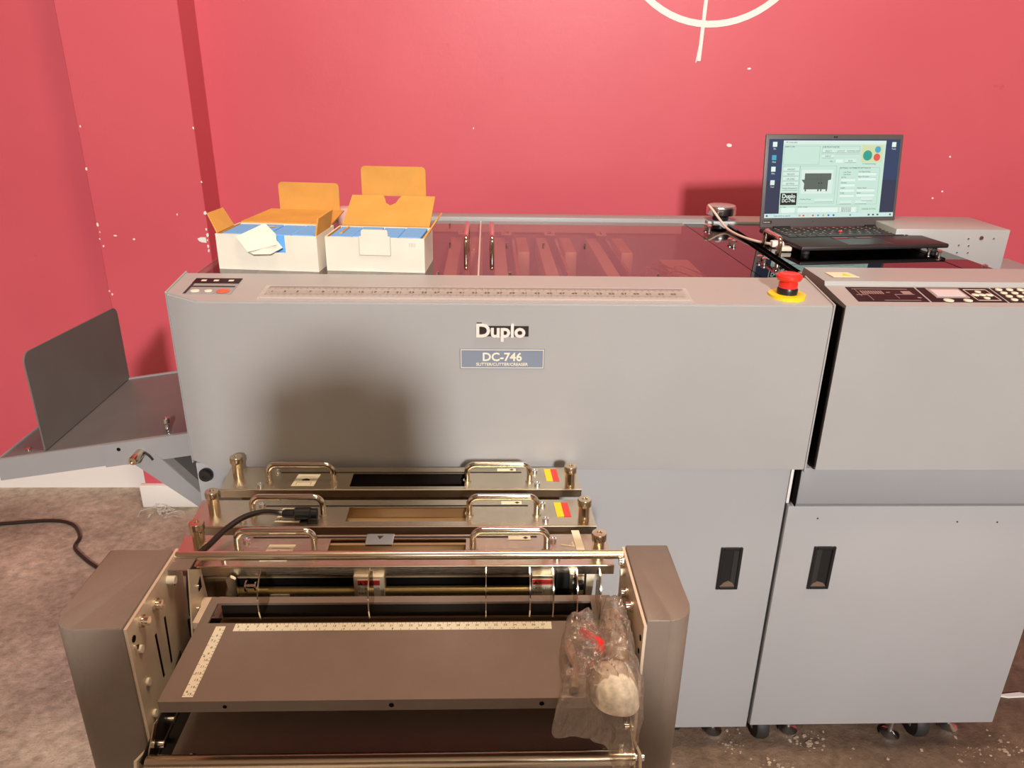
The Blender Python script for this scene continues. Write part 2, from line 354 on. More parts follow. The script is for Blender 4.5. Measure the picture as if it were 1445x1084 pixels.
spl = prism('wood_splinter', [(1.175, 0.172), (1.20, 0.166), (1.24, 0.168), (1.247, 0.174), (1.235, 0.180), (1.20, 0.176)], 'z', 0.0, 0.004, M['white'])
tag(spl, 'thin white splinter on the floor at the right edge', 'splinter')
bm = bmesh.new()
for k in range(14):
    p = Vector((-1.03 + random.gauss(0, 0.022), 0.955 + random.gauss(0, 0.012), 0.008 + random.random() * 0.02)); pp = [p]
    for j in range(4): pp.append(pp[-1] + Vector((random.gauss(0, 0.014), random.gauss(0, 0.012), random.uniform(-0.006, 0.008))))
    for q in pp: q.z = max(q.z, 0.0022)
    addtube(bm, smoothpath(pp, 3), 0.0015, 5)
tag(link('clear_shreds', bm, M['clear'], None), 'small heap of clear plastic shreds at the foot of the pier', 'scrap')
cb = tube('power_cable', smoothpath([(-1.95, 0.86, 0.006), (-1.62, 0.885, 0.006), (-1.49, 0.897, 0.006), (-1.35, 0.915, 0.006), (-1.27, 0.895, 0.006), (-1.215, 0.83, 0.006), (-1.20, 0.77, 0.006), (-1.14, 0.71, 0.006), (-1.05, 0.63, 0.006), (-0.95, 0.45, 0.006), (-0.80, 0.30, 0.006), (-0.62, 0.28, 0.006)], 8), 0.0055, M['cable'], seg=8)
tag(cb, 'black power cable lying across the concrete floor at left', 'cable')

# ------------------------------------------------------------------ left machine (slitter cutter creaser)
mach = thing('slitter_machine', (0.02, 0.35, 0), 'large grey slitter cutter creaser machine with smoked lids', 'machine')
# body shell: lower cabinet, side walls, back wall, inner floor
box('cabinet_body', -0.499, 0.545, 0.046, 0.70, 0.075, 0.80, M['greyd'], mach)
box('side_wall', -0.505, -0.490, 0.135, 0.715, 0.80, 0.983, M['greyd'], mach)
box('side_wall', 0.540, 0.550, 0.135, 0.715, 0.80, 0.983, M['blackm'], mach)
box('rear_wall', -0.490, 0.540, 0.70, 0.715, 0.80, 0.975, M['greyd'], mach)
box('rear_ledge', -0.505, 0.520, 0.672, 0.722, 0.975, 0.9945, M['greyd'], mach, bev=0.001)
# front hood: profile swept along x with the left corner cut away
bm = bmesh.new()
addprism(bm, [(0, 0.686), (0, 0.981), (0.125, 0.9945), (0.1255, 0.982), (0.135, 0.982), (0.135, 0.80), (0.045, 0.80), (0.045, 0.686)], 'x', -0.506, 0.550)
d_ = Vector((-0.506 + 0.447, 0.034, 0)); nrm = Vector((0, 0, 1)).cross(d_).normalized()
if nrm.y > 0: nrm = -nrm
r = bmesh.ops.bisect_plane(bm, geom=bm.verts[:] + bm.edges[:] + bm.faces[:], plane_co=(-0.447, 0, 0), plane_no=nrm, clear_outer=True)
bmesh.ops.holes_fill(bm, edges=[e for e in bm.edges if e.is_boundary])
bmesh.ops.bevel(bm, geom=[e for e in bm.edges if len(e.link_faces) == 2 and e.calc_face_angle(0) > 0.2], offset=0.0025, segments=2, affect='EDGES')
hood = link('front_hood', bm, M['grey'], mach)
# lower door with its side edge and recessed pull
ld = box('cabinet_door', -0.500, 0.5395, 0.030, 0.046, 0.066, 0.684, M['door'], mach, bev=0.0015)
tag(ld, 'light blue grey cabinet door')
def pull(parent, x0, x1, z0, z1, yf):
    fr = bmesh.new()
    t = 0.006
    addbox(fr, x0, x0 + t, yf - 0.004, yf + 0.001, z0, z1, 0.001, 1); addbox(fr, x1 - t, x1, yf - 0.004, yf + 0.001, z0, z1, 0.001, 1)
    addbox(fr, x0 + t, x1 - t, yf - 0.004, yf + 0.001, z0, z0 + t, 0.001, 1); addbox(fr, x0 + t, x1 - t, yf - 0.004, yf + 0.001, z1 - t, z1, 0.001, 1)
    addbox(fr, x0 + t, x1 - t, yf - 0.0008, yf + 0.001, z0 + t, z1 - t)
    o = link('recessed_pull', fr, M['black'], parent); tag(o, 'black recessed pull')
    s0 = x1 - t - 0.010 if x0 < 0.5 else x0 + t
    prism('pull_inner_tone', [(s0, z0 + t + (0.006 if x0 < 0.5 else 0)), (s0 + 0.010, z0 + t + (0 if x0 < 0.5 else 0.006)), (s0 + 0.010, z1 - t), (s0, z1 - t)], 'y', yf - 0.0018, yf - 0.0008, M['rubber'], o)  # flat strip in a lighter tone, painting the lit inner side of the recess
    return o
pull(ld, 0.434, 0.475, 0.415, 0.508, 0.030)
p2 = prism('pull_lip', [(0.440, 0.4215), (0.469, 0.4215), (0.464, 0.430), (0.456, 0.434), (0.448, 0.430)], 'y', 0.0272, 0.0292, mat('pull_lip_shine', (0.16, 0.11, 0.08), 0.3), ld)
tr = box('white_edge_strip', 0.5405, 0.546, 0.030, 0.044, 0.602, 0.684, M['white'], mach, bev=0.001); tag(tr, 'white vertical edge strip')
tag(box('black_gap_liner', 0.5502, 0.5515, 0.01, 0.10, 0.69, 0.975, M['blackm'], mach), 'black liner of the gap')
# bolt on lower left corner
lathe('corner_bolt', [(0.0115, 0.0295), (0.0125, 0.024), (0.010, 0.018), (0.004, 0.0175), (0.004, 0.020), (0.001, 0.020)], (-0.483, 0, 0.664), M['black'], mach, axis='y')
# smoked lids on the top, with hinge bolts and pull handles
def lidpoly(name, pts, z0, z1, m, parent, label=None):
    o = prism(name, pts, 'z', z0, z1, m, parent); 
    if label: tag(o, label)
    return o
lidL = lidpoly('smoked_lid', [(-0.500, 0.129), (-0.0165, 0.129), (-0.0165, 0.668), (-0.500, 0.668)], 0.981, 0.986, M['smoke'], mach, 'left smoked lid')
lidR = lidpoly('smoked_lid', [(-0.0135, 0.129), (0.4845, 0.129), (0.4640, 0.668), (-0.0135, 0.668)], 0.981, 0.986, M['smoke'], mach, 'right smoked lid')
fix = lidpoly('fixed_cover', [(0.488, 0.129), (0.549, 0.129), (0.549, 0.668), (0.4675, 0.668)], 0.9805, 0.985, M['smokeR'], mach, 'narrow dark fixed cover')
box('lid_frame', -0.0165, -0.0135, 0.129, 0.668, 0.960, 0.9845, M['rim'], mach)
box('lid_frame', -0.49, 0.52, 0.6685, 0.6718, 0.960, 0.9855, M['rim'], mach)
bm = bmesh.new(); addprism(bm, [(0.4835, 0.129), (0.4885, 0.129), (0.4685, 0.668), (0.4640, 0.668)], 'z', 0.955, 0.980); link('lid_frame', bm, M['blackm'], mach)
for nm, hx, par in (('l', -0.041, lidL), ('r', 0.0095, lidR)):
    h = tube('pull_handle', upath((hx, 0.325, 0.986), (hx, 0.475, 0.986), 0.032, 0.012), 0.0045, M['chrome'], par, seg=12)
for (x, y, par) in ((-0.085, 0.60, lidL), (-0.075, 0.40, lidL), (-0.085, 0.155, lidL), (0.04, 0.155, lidR), (0.04, 0.40, lidR), (0.20, 0.40, lidR), (0.115, 0.40, lidR), (0.30, 0.155, lidR)):
    cyl('lid_pin', (x, y, 0.986), (x, y, 0.992), 0.0022, M['silver'], par, seg=10)
for (x, y) in ((0.506, 0.612), (0.509, 0.594), (0.515, 0.452), (0.518, 0.434), (0.525, 0.292), (0.528, 0.272)):
    lathe('cover_screw', [(0.003, 0.985), (0.003, 0.990), (0.0055, 0.991), (0.0055, 0.994), (0.002, 0.996)], (x, y, 0), M['silver'], mach, seg=12)
# the tool bars seen faintly through the lids, numbered 4 3 2 1
box('inner_deck', -0.49, 0.54, 0.135, 0.70, 0.80, 0.81, M['brown'], mach)
for k, (n_, x) in enumerate((('4', -0.055), ('3', 0.045), ('2', 0.145), ('1', 0.265))):
    t_ = box('tool_bar', x - 0.030, x - 0.004, 0.15, 0.665, 0.905, 0.948, M['toolbar'], mach, bev=0.002)
    box('tool_rail', x + 0.012, x + 0.018, 0.15, 0.665, 0.925, 0.952, M['silver'], mach)
    box('tool_block', x + 0.020, x + 0.045, 0.45, 0.60, 0.91, 0.962, M['zinc'], mach, bev=0.002)
    nb = box('number_tag', x - 0.012, x + 0.012, 0.615, 0.650, 0.964, 0.966, M['cream'], mach)
    text('number', n_, 0.034, (x, 0.621, 0.9663), XP, YP, M['ink'], nb, align='CENTER')
for x in (-0.46, -0.40, -0.33, -0.26, -0.19): box('tool_bar', x, x + 0.02, 0.16, 0.66, 0.90, 0.935, M['zinc'], mach, bev=0.002)
for (x, y) in ((0.31, 0.25), (0.33, 0.28), (0.355, 0.22), (0.37, 0.26)):
    tube('wire', smoothpath([(x - 0.03, y - 0.02, 0.955), (x, y + 0.05, 0.968), (x + 0.05, y + 0.01, 0.958)], 4), 0.0015, M['silver'], mach, seg=6)
box('tool_block', 0.32, 0.40, 0.17, 0.24, 0.90, 0.95, M['brown'], mach); box('tool_block', 0.36, 0.42, 0.30, 0.42, 0.90, 0.955, M['zinc'], mach)
# emergency stop on the ledge
def zs(y): return 0.981 + 0.108 * y
ex, ey = 0.487, 0.042; ez = zs(ey)
prism('stop_disc', [(ex + 0.0295 * math.cos(2 * PI * k / 28), ey + 0.0295 * math.sin(2 * PI * k / 28)) for k in range(28)], 'z', ez - 0.003, ez + 0.0035, M['yellow'], mach)
tag(lathe('stop_collar', [(0.016, 0), (0.0165, 0.008), (0.014, 0.013), (0.012, 0.015)], (ex, ey, ez + 0.003), M['black'], mach), 'black collar of the stop button')
eb = lathe('stop_button', [(0.0125, 0.010), (0.0150, 0.012), (0.0150, 0.020), (0.013, 0.0225), (0.0185, 0.0255), (0.0205, 0.029), (0.0200, 0.033), (0.0165, 0.0355), (0.013, 0.0362), (0.011, 0.0355), (0.004, 0.0352)], (ex, ey, ez + 0.001), M['red'], mach, seg=32)
tag(eb, 'red mushroom emergency stop button')
# indicator window at the left of the ledge
def slope_quad(bm, x0, x1, ya, yb, th, sk=0.0, lift=0.0):
    # a thin plate lying on the sloped ledge
    vs = []
    for (x, y) in ((x0, ya), (x1, ya), (x1 + sk, yb), (x0 + sk, yb)):
        vs.append((x, y))
    A = [bm.verts.new((x, y, zs(y) + lift)) for x, y in vs]; B = [bm.verts.new((x, y, zs(y) + lift + th)) for x, y in vs]
    bm.faces.new(A); bm.faces.new(B[::-1])
    for i in range(4): bm.faces.new((A[i], A[(i + 1) % 4], B[(i + 1) % 4], B[i]))
def slab(name, x0, x1, ya, yb, th, m, parent, sk=0.0, lift=0.0):
    bm = bmesh.new(); slope_quad(bm, x0, x1, ya, yb, th, sk, lift); return link(name, bm, m, parent)
iw = slab('indicator_window', -0.478, -0.403, 0.028, 0.098, 0.0008, M['greyd'], mach); tag(iw, 'recessed indicator window')
slab('icon_strip', -0.478, -0.403, 0.074, 0.096, 0.0006, M['panel'], iw, lift=0.0009)
slab('window_slot', -0.474, -0.405, 0.058, 0.062, 0.0006, M['ink'], iw, lift=0.0009)
slab('window_slot', -0.4775, -0.4735, 0.030, 0.072, 0.0006, M['ink'], iw, lift=0.0009)
for x in (-0.462, -0.442, -0.418):
    slab('icon', x - 0.004, x + 0.004, 0.082, 0.088, 0.0004, M['icon'], iw, lift=0.0016)
for x, wd, mm in ((-0.462, 0.007, 'dpad'), (-0.441, 0.006, 'dpad'), (-0.418, 0.010, 'redbtn')):
    bm = bmesh.new(); addlathe(bm, [(wd, 0), (wd, 0.0015), (wd * .8, 0.0022)], (x, 0.040, zs(0.040) + 0.0008), seg=20); link('indicator_button', bm, M[mm], iw)
# lettering
lg = prism('logo_backing', [(-0.016, 0.9275), (0.066, 0.9275), (0.066, 0.9445), (-0.006, 0.9445), (-0.008, 0.9500), (-0.016, 0.9500)], 'y', -0.0015, 0.0002, M['logodark'], mach, bev=0)
tag(lg, 'dark backing of the raised chrome name')
text('logo_letters', 'Duplo', 0.0305, (-0.0185, -0.0022, 0.9270), XP, ZP, M['logo'], lg, ext=0.0012, off=0.0009, spacing=0.97, sx=1.06)
bm = bmesh.new()
a_ = [(-0.043, 0.873), (0.0925, 0.873), (0.0925, 0.9065), (-0.043, 0.9065)]
npb = box('name_plate', -0.0430, 0.0925, -0.0012, 0.0002, 0.8725, 0.9065, M['plate'], mach, bev=0.0004, seg=1)
bm = bmesh.new()
for (x0, x1, z0, z1) in ((-0.0415, 0.091, 0.8738, 0.8747), (-0.0415, 0.091, 0.9042, 0.9051), (-0.0415, -0.0406, 0.8747, 0.9042), (0.0901, 0.091, 0.8747, 0.9042)):
    addbox(bm, x0, x1, -0.0016, -0.0011, z0, z1)
link('plate_border', bm, M['dpad'], npb)
text('plate_model', 'DC-746', 0.0195, (0.0245, -0.0014, 0.8862), XP, ZP, M['dpad'], npb, align='CENTER', off=0.0004)
text('plate_line', 'SLITTER/CUTTER/CREASER', 0.0070, (0.0245, -0.0014, 0.8778), XP, ZP, M['dpad'], npb, align='CENTER', off=0.0001)
# casters
def caster(x, y, parent, r=0.034):
    w_ = lathe('caster_wheel', [(0.010, -0.013), (r - 0.003, -0.013), (r, -0.008), (r, 0.008), (r - 0.003, 0.013), (0.010, 0.013)], (x, y, r), M['rubber'], parent, axis='x', seg=28)
    bm = bmesh.new(); addbox(bm, x - 0.019, x - 0.016, y - 0.014, y + 0.018, r - 0.006, 0.066, 0.001, 1); addbox(bm, x + 0.016, x + 0.019, y - 0.014, y + 0.018, r - 0.006, 0.066, 0.001, 1)
    addbox(bm, x - 0.022, x + 0.022, y - 0.016, y + 0.022, 0.064, 0.0755)
    link('caster_fork', bm, M['silver'], w_)
    cyl('caster_axle', (x - 0.022, y, r), (x + 0.022, y, r), 0.005, M['silver'], w_, seg=12)
def foot(x, y, parent):
    lathe('levelling_foot', [(0.020, 0.0), (0.020, 0.006), (0.008, 0.012), (0.005, 0.014), (0.005, 0.076)], (x, y, 0.0), M['silver'], parent, seg=20)
caster(0.405, 0.10, mach); foot(0.49, 0.082, mach); caster(-0.44, 0.10, mach); caster(-0.44, 0.62, mach); caster(0.44, 0.62, mach)

# ------------------------------------------------------------------ right machine (feeder)
fd = thing('feeder_machine', (1.0, 0.35, 0), 'grey feeder unit with control panel, right of the slitter machine', 'machine')
box('cabinet_body', 0.552, 1.052, 0.040, 0.70, 0.078, 0.685, M['greyd'], fd)
box('upper_body', 0.570, 0.985, 0.205, 0.70, 0.685, 0.940, M['blackm'], fd)
box('upper_body', 0.985, 1.30, 0.205, 0.70, 0.685, 0.900, M['greyd'], fd)
box('side_wall', 0.5695, 0.574, 0.205, 0.715, 0.940, 0.979, M['blackm'], fd)
# hood: sloped panel, small riser, flat ledge
bm = bmesh.new()
addprism(bm, [(0, 0.687), (0, 0.981), (0.088, zs(0.088)), (0.091, 0.9975), (0.183, 0.9985), (0.188, 0.985), (0.205, 0.985), (0.205, 0.70), (0.045, 0.687)], 'x', 0.568, 1.30)
bmesh.ops.bevel(bm, geom=[e for e in bm.edges if e.calc_face_angle(0) > 0.2], offset=0.0025, segments=2, affect='EDGES')
fh = link('front_hood', bm, M['grey'], fd)
tag(box('black_side_liner', 0.5655, 0.5685, 0.004, 0.19, 0.690, 0.976, M['blackm'], fd), 'black liner on the left side')
box('recess_strip', 0.550, 1.30, 0.010, 0.205, 0.612, 0.684, M['greyd'], fd, bev=0.001)
tag(box('strip_side_liner', 0.5490, 0.5502, 0.012, 0.045, 0.606, 0.684, M['blackm'], fd), 'dark side of the recess strip')
rd = box('cabinet_door', 0.5430, 1.053, 0.022, 0.040, 0.079, 0.600, M['door'], fd, bev=0.0015)
tag(rd, 'light grey cabinet door of the feeder')
pull(rd, 0.604, 0.645, 0.421, 0.515, 0.022)
prism('pull_lip', [(0.610, 0.4275), (0.639, 0.4275), (0.634, 0.434), (0.622, 0.438), (0.614, 0.434)], 'y', 0.0192, 0.0212, bpy.data.materials['pull_lip_shine'], rd)
bm = bmesh.new()
for (x, z) in ((0.60, 0.575), (0.86, 0.567), (0.935, 0.566)): addcyl(bm, (x, 0.0212, z), (x, 0.0224, z), 0.0016, 8)
link('door_screws', bm, M['ink'], rd)
# dark acrylic top
gl = lidpoly('dark_cover', [(0.5745, 0.190), (0.895, 0.190), (0.872, 0.668), (0.5745, 0.668)], 0.980, 0.985, M['smokeR'], fd, 'dark glossy cover under the laptop')
lidpoly('dark_cover', [(0.8985, 0.190), (0.958, 0.190), (0.925, 0.668), (0.8755, 0.668)], 0.980, 0.985, M['smokeR'], fd, 'narrow dark side cover')
box('rear_ledge', 0.5260, 0.900, 0.672, 0.750, 0.940, 0.990, M['grey'], fd, bev=0.002)
tube('pull_handle', upath((0.578, 0.335, 0.985), (0.578, 0.425, 0.985), 0.034, 0.012), 0.0045, M['chrome'], gl, seg=12)
for (x, y) in ((0.905, 0.378), (0.912, 0.352), (0.93, 0.23)):
    lathe('cover_screw', [(0.003, 0.985), (0.003, 0.990), (0.0055, 0.991), (0.0055, 0.994), (0.002, 0.996)], (x, y, 0), M['silver'], fd, seg=12)
# rear housing behind the laptop
rh = box('rear_housing', 0.870, 1.118, 0.455, 0.610, 0.900, 1.0175, M['grey'], fd, bev=0.0015); tag(rh, 'grey box housing behind the laptop')
for (x, z, r__) in ((1.058, 1.0, 0.0045), (1.085, 0.999, 0.002), (1.03, 0.998, 0.002), (1.012, 0.984, 0.0018), (1.034, 0.983, 0.0018), (1.012, 0.968, 0.0018), (1.036, 0.968, 0.0018)):
    cyl('housing_screw', (x, 0.4565, z), (x, 0.4535, z), r__, M['brass'] if r__ > 0.003 else M['silver'], rh, seg=10)
for (x, z) in ((1.128, 0.999), (1.121, 0.975)):
    cyl('housing_screw', (1.1180, 0.47, z), (1.1215, 0.47, z), 0.002, M['silver'], rh, seg=10)
# control panel on the slope
cp = slab('control_panel', 0.5955, 0.712, 0.018, 0.080, 0.0008, M['panel'], fd, sk=0.004)
tag(cp, 'black printed panel with a line diagram')
cp2 = slab('control_panel', 0.716, 0.840, 0.018, 0.080, 0.0008, M['panel'], fd, sk=0.004); tag(cp2, 'black panel with display and arrow keys')
cp3 = slab('control_panel', 0.844, 1.10, 0.018, 0.080, 0.0008, M['panel'], fd, sk=0.004); tag(cp3, 'black panel with round keys')
line = mat('panel_print', (0.30, 0.20, 0.18), 0.5)
for (x0, x1, ya, yb) in ((0.606, 0.700, 0.070, 0.0715), (0.610, 0.611, 0.040, 0.070), (0.604, 0.622, 0.045, 0.0465), (0.640, 0.700, 0.0215, 0.023), (0.668, 0.669, 0.030, 0.048), (0.669, 0.702, 0.047, 0.0485), (0.684, 0.700, 0.050, 0.062), (0.658, 0.664, 0.055, 0.0575), (0.700, 0.706, 0.032, 0.036), (0.622, 0.623, 0.022, 0.046)):
    slab('printed_line', x0, x1, ya, yb, 0.0003, line, cp, lift=0.0009)
for k in range(9): slab('printed_line', 0.616 + k * 0.0042, 0.6185 + k * 0.0042, 0.049, 0.063, 0.0003, line, cp, lift=0.0009)
lc = slab('display_frame', 0.731, 0.787, 0.034, 0.074, 0.0012, M['pink'], cp2, lift=0.0009, sk=0.001)
slab('display', 0.735, 0.783, 0.038, 0.066, 0.0005, M['lcd'], cp2, lift=0.0022, sk=0.001)
for (x0, x1, ya, yb) in ((0.795, 0.834, 0.0705, 0.072), (0.795, 0.834, 0.024, 0.0255), (0.795, 0.7962, 0.024, 0.072), (0.8330, 0.8342, 0.024, 0.072)):
    slab('printed_line', x0, x1, ya, yb, 0.0003, M['icon'], cp2, lift=0.0009)
for (x, y, sx_) in ((0.8145, 0.060, 0.005), (0.8145, 0.033, 0.005), (0.803, 0.0465, 0.006), (0.8265, 0.0465, 0.006), (0.8145, 0.0465, 0.0055), (0.745, 0.0225, 0.008), (0.777, 0.0225, 0.007)):
    bm = bmesh.new(); addlathe(bm, [(sx_, 0), (sx_, 0.0015), (sx_ * .8, 0.002)], (x, y, zs(y) + 0.0008), seg=14); link('arrow_key', bm, M['dpad'], cp2)
for i in range(9):
    for j in range(4):
        x = 0.856 + i * 0.0185; y = 0.070 - j * 0.0145
        bm = bmesh.new(); addlathe(bm, [(0.0055, 0), (0.0055, 0.0018), (0.0045, 0.0024)], (x, y, zs(y) + 0.0008), seg=14); link('round_key', bm, M['dpad'], cp3)
wl = bmesh.new(); addprism(wl, [(0.592, 0.112), (0.637, 0.112), (0.631, 0.145), (0.590, 0.145)], 'z', 0.9985, 0.9992); wl = link('warning_label', wl, M['cream'], fd)
prism('warning_triangle', [(0.611, 0.118), (0.627, 0.118), (0.619, 0.138)], 'z', 0.9992, 0.9995, M['yellow'], wl)
# round knob on the back ledge
kb = thing('round_beacon', (0.560, 0.694, 0.994), 'low round metal knob on the back ledge, left of the laptop', 'knob')
lathe('knob_base', [(0.019, 0), (0.019, 0.010), (0.016, 0.012)], (0.562, 0.694, 0.9905), M['black'], kb)
lathe('knob_cap', [(0.016, 0.012), (0.034, 0.013), (0.035, 0.016), (0.035, 0.030), (0.033, 0.0325), (0.006, 0.033)], (0.562, 0.694, 0.9905), M['silver'], kb, seg=36)
lathe('knob_top', [(0.0325, 0.033), (0.0325, 0.0345), (0.030, 0.0355)], (0.562, 0.694, 0.9905), M['pink'], kb, seg=36)
caster(0.585, 0.075, fd); caster(0.928, 0.075, fd); foot(0.655, 0.082, fd); foot(0.872, 0.066, fd); foot(1.01, 0.085, fd); caster(0.62, 0.62, fd); caster(0.99, 0.62, fd)

# ------------------------------------------------------------------ clear ruler on the ledge
rl = thing('clear_ruler', (-0.015, 0.03, 0.984), 'long clear plastic ruler lying along the front ledge', 'ruler')
def rlslab(name, x0, x1, ya, yb, th, m, lift, sk=0): return slab(name, x0, x1, ya, yb, th, m, rl, sk=sk, lift=lift)
rlslab('ruler_blade', -0.356, 0.326, 0.004, 0.062, 0.0022, M['clear'], 0.0004, sk=0.001)
rlslab('ruler_ridge', -0.352, 0.322, 0.007, 0.010, 0.0016, M['clear'], 0.0027)
bm = bmesh.new()
for k in range(334):
    x = -0.348 + k * 0.002; L = 0.012 if k % 5 == 0 else 0.006
    slope_quad(bm, x, x + 0.0008, 0.0595 - L, 0.0595, 0.0002, lift=0.0027)
    if k % 5 == 0 and k < 333: slope_quad(bm, x, x + 0.0005, 0.022, 0.028, 0.0002, lift=0.0027)
tag(link('ruler_ticks', bm, mat('ruler_ink', (0.07, 0.06, 0.05), 0.6), rl, smooth=False), kind='stuff')
bm = bmesh.new(); slope_quad(bm, -0.350, 0.320, 0.029, 0.0465, 0.0002, lift=0.0027); link('ruler_band', bm, mat('ruler_band', (0.55, 0.50, 0.43), 0.5, alpha=0.35), rl)
for k in range(33):
    y = 0.033; text('ruler_number', str(2 * k + 1), 0.0095, (-0.340 + k * 0.020, y, zs(y) + 0.0031), XP, (0, 1, 0.108), M['ink'], rl, ext=0.0001, align='CENTER')

# ------------------------------------------------------------------ output tray on the left
ty = thing('output_tray', (-0.68, 0.24, 0.62), 'grey sheet metal output tray with upright stop plate, left of the machine', 'tray')
def zt(x): return 0.725 + 0.157 * (x + 0.525)
def tslab(name, x0, x1, y0, y1, dz0, dz1, m, parent):
    return prism(name, [(x0, zt(x0) + dz0), (x1, zt(x1) + dz0), (x1, zt(x1) + dz1), (x0, zt(x0) + dz1)], 'y', y0, y1, m, parent)
tslab('tray_surface', -0.852, -0.507, 0.068, 0.415, -0.006, -0.002, M['greyt'], ty)
rl_ = tslab('side_rail', -0.852, -0.507, 0.060, 0.066, -0.040, 0.001, M['rail'], ty)
tslab('rail_bracket', -0.668, -0.507, 0.0575, 0.0595, -0.042, 0.001, M['rail'], ty)
tslab('side_rail', -0.852, -0.507, 0.409, 0.415, -0.040, 0.001, M['rail'], ty)
tslab('end_rail', -0.8565, -0.852, 0.060, 0.415, -0.040, 0.001, M['rail'], ty)
# upright stop plate with a folded foot
z0 = zt(-0.775)
a1 = arc(0.413 - 0.018, 0.848 - 0.018, 0.018, 0, 90, 5); a2 = arc(0.072 + 0.018, 0.866 - 0.018, 0.018, 90, 180, 5)
sp = prism('stop_plate', [(0.072, z0), (0.413, z0)] + a1 + a2, 'x', -0.7765, -0.7740, M['greyt'], ty); tag(sp, 'dark grey upright stop plate with rounded corners')
tslab('plate_foot', -0.825, -0.7765, 0.072, 0.413, -0.0015, 0.0005, M['greyt'], sp)
cyl('foot_screw', (-0.812, 0.085, zt(-0.812)), (-0.812, 0.085, zt(-0.812) + 0.004), 0.004, M['brass'], sp, seg=12)
# arm under the tray
prism('support_arm', [(-0.627, 0.676), (-0.578, 0.688), (-0.502, 0.600), (-0.500, 0.566)], 'y', 0.0560, 0.060, M['rail'], ty)
prism('support_arm', [(-0.578, 0.688), (-0.560, 0.690), (-0.503, 0.622), (-0.502, 0.600)], 'y', 0.060, 0.115, M['greyt'], ty)
prism('support_arm', [(-0.627, 0.676), (-0.578, 0.688), (-0.507, 0.600), (-0.507, 0.566)], 'y', 0.415, 0.419, M['rail'], ty)
kn = lathe('clamp_knob', [(0.007, 0), (0.008, -0.003), (0.008, -0.030), (0.0065, -0.034), (0.004, -0.034), (0.004, -0.032), (0.001, -0.032)], (-0.603, 0.0575, 0.690), M['brass'], ty, axis='y'); tag(kn, 'brass clamp knob')
cyl('clamp_washer', (-0.612, 0.0575, 0.683), (-0.612, 0.0545, 0.683), 0.006, M['silver'], ty, seg=14)
lathe('rail_knob', [(0.005, 0), (0.005, 0.008), (0.004, 0.012), (0.006, 0.016), (0.005, 0.024), (0.002, 0.026)], (-0.562, 0.085, zt(-0.562)), M['silver'], ty)
tube('knob_lever', smoothpath([(-0.596, 0.055, 0.692), (-0.588, 0.055, 0.685), (-0.583, 0.055, 0.677)], 4), 0.0022, M['black'], ty, seg=6)
cyl('rail_hole', (-0.640, 0.0572, 0.696), (-0.640, 0.0580, 0.696), 0.0035, M['blackm'], ty, seg=12)

# ------------------------------------------------------------------ cardboard boxes of blue sleeves
def flap(name, verts, th, m, parent, n=None):
    """a thick sheet through coplanar-ish points"""
    bm = bmesh.new(); P = [Vector(v) for v in verts]
    nn = (P[1] - P[0]).cross(P[2] - P[1]).normalized() * th
    A = [bm.verts.new(p) for p in P]; B = [bm.verts.new(p + nn) for p in P]; k = len(P)
    bm.faces.new(A); bm.faces.new(B[::-1])
    for i in range(k): bm.faces.new((A[i], A[(i + 1) % k], B[(i + 1) % k], B[i]))
    return link(name, bm, m, parent)
T3 = 0.0025
# local frame: x along the front, y to the back, z up, origin front left bottom corner
def carton_shell(root, W, D, H, front):
    prism('front_panel', front, 'y', 0.0, T3, M['carton'], root)
    box('side_panel', 0, T3, T3, D, 0, H, M['carton'], root); box('side_panel', W - T3, W, T3, D, 0, H, M['carton'], root)
    box('rear_panel', T3, W - T3, D - T3, D, 0, H, M['carton'], root)
    box('bottom_panel', T3, W - T3, T3, D - T3, 0, T3, M['card'], root)
    box('inner_lining', T3, T3 + 0.001, T3, D - T3, 0.004, H, M['card'], root); box('inner_lining', W - T3 - 0.001, W - T3, T3, D - T3, 0.004, H, M['card'], root)
# left carton
TX.append(Matrix.Translation((-0.470, 0.186, 0.9862)) @ Matrix.Rotation(-0.10, 4, 'Z'))
W_, D_, H_ = 0.178, 0.105, 0.062
b1 = thing('open_carton', (W_ / 2, D_ / 2, 0), 'left open white carton with a torn front and lid folded flat back', 'box', 'cartons on the machine')
carton_shell(b1, W_, D_, H_, [(0, 0), (W_, 0), (W_, H_), (0.122, H_), (0.122, 0.032), (0.075, 0.031), (0.062, 0.034), (0.050, 0.038), (0.048, 0.046), (0.044, H_), (0, H_)])
flap('torn_flap', [(0.038, -0.002, 0.058), (0.060, -0.012, 0.034), (0.112, -0.010, 0.048), (0.108, 0.0, 0.064), (0.086, 0.012, 0.080)], 0.0015, M['carton'], b1)
flap('torn_flap', [(0.056, -0.004, 0.032), (0.070, -0.016, 0.031), (0.100, -0.014, 0.032), (0.119, -0.006, 0.042), (0.110, -0.006, 0.054)], 0.0012, M['carton'], b1)
flap('lid_flap', [(0.004, D_, H_), (W_ - 0.004, D_, H_), (W_ - 0.01, D_ + 0.108, H_ + 0.006), (0.022, D_ + 0.108, H_ + 0.006)], T3, M['card'], b1)
tw = [(0.040, 0), (0.160, 0)]
prism('tuck_flap', [(0.040, H_ + 0.004), (0.160, H_ + 0.004)] + arc(0.152, H_ + 0.052, 0.008, 0, 90, 4) + arc(0.048, H_ + 0.052, 0.008, 90, 180, 4), 'y', D_ + 0.108, D_ + 0.1105, M['card'], b1)
flap('side_flap', [(0.001, 0.004, H_), (0.001, D_ - 0.03, H_), (-0.014, D_ - 0.035, H_ + 0.032), (-0.016, 0.012, H_ + 0.032)], T3, M['card'], b1)
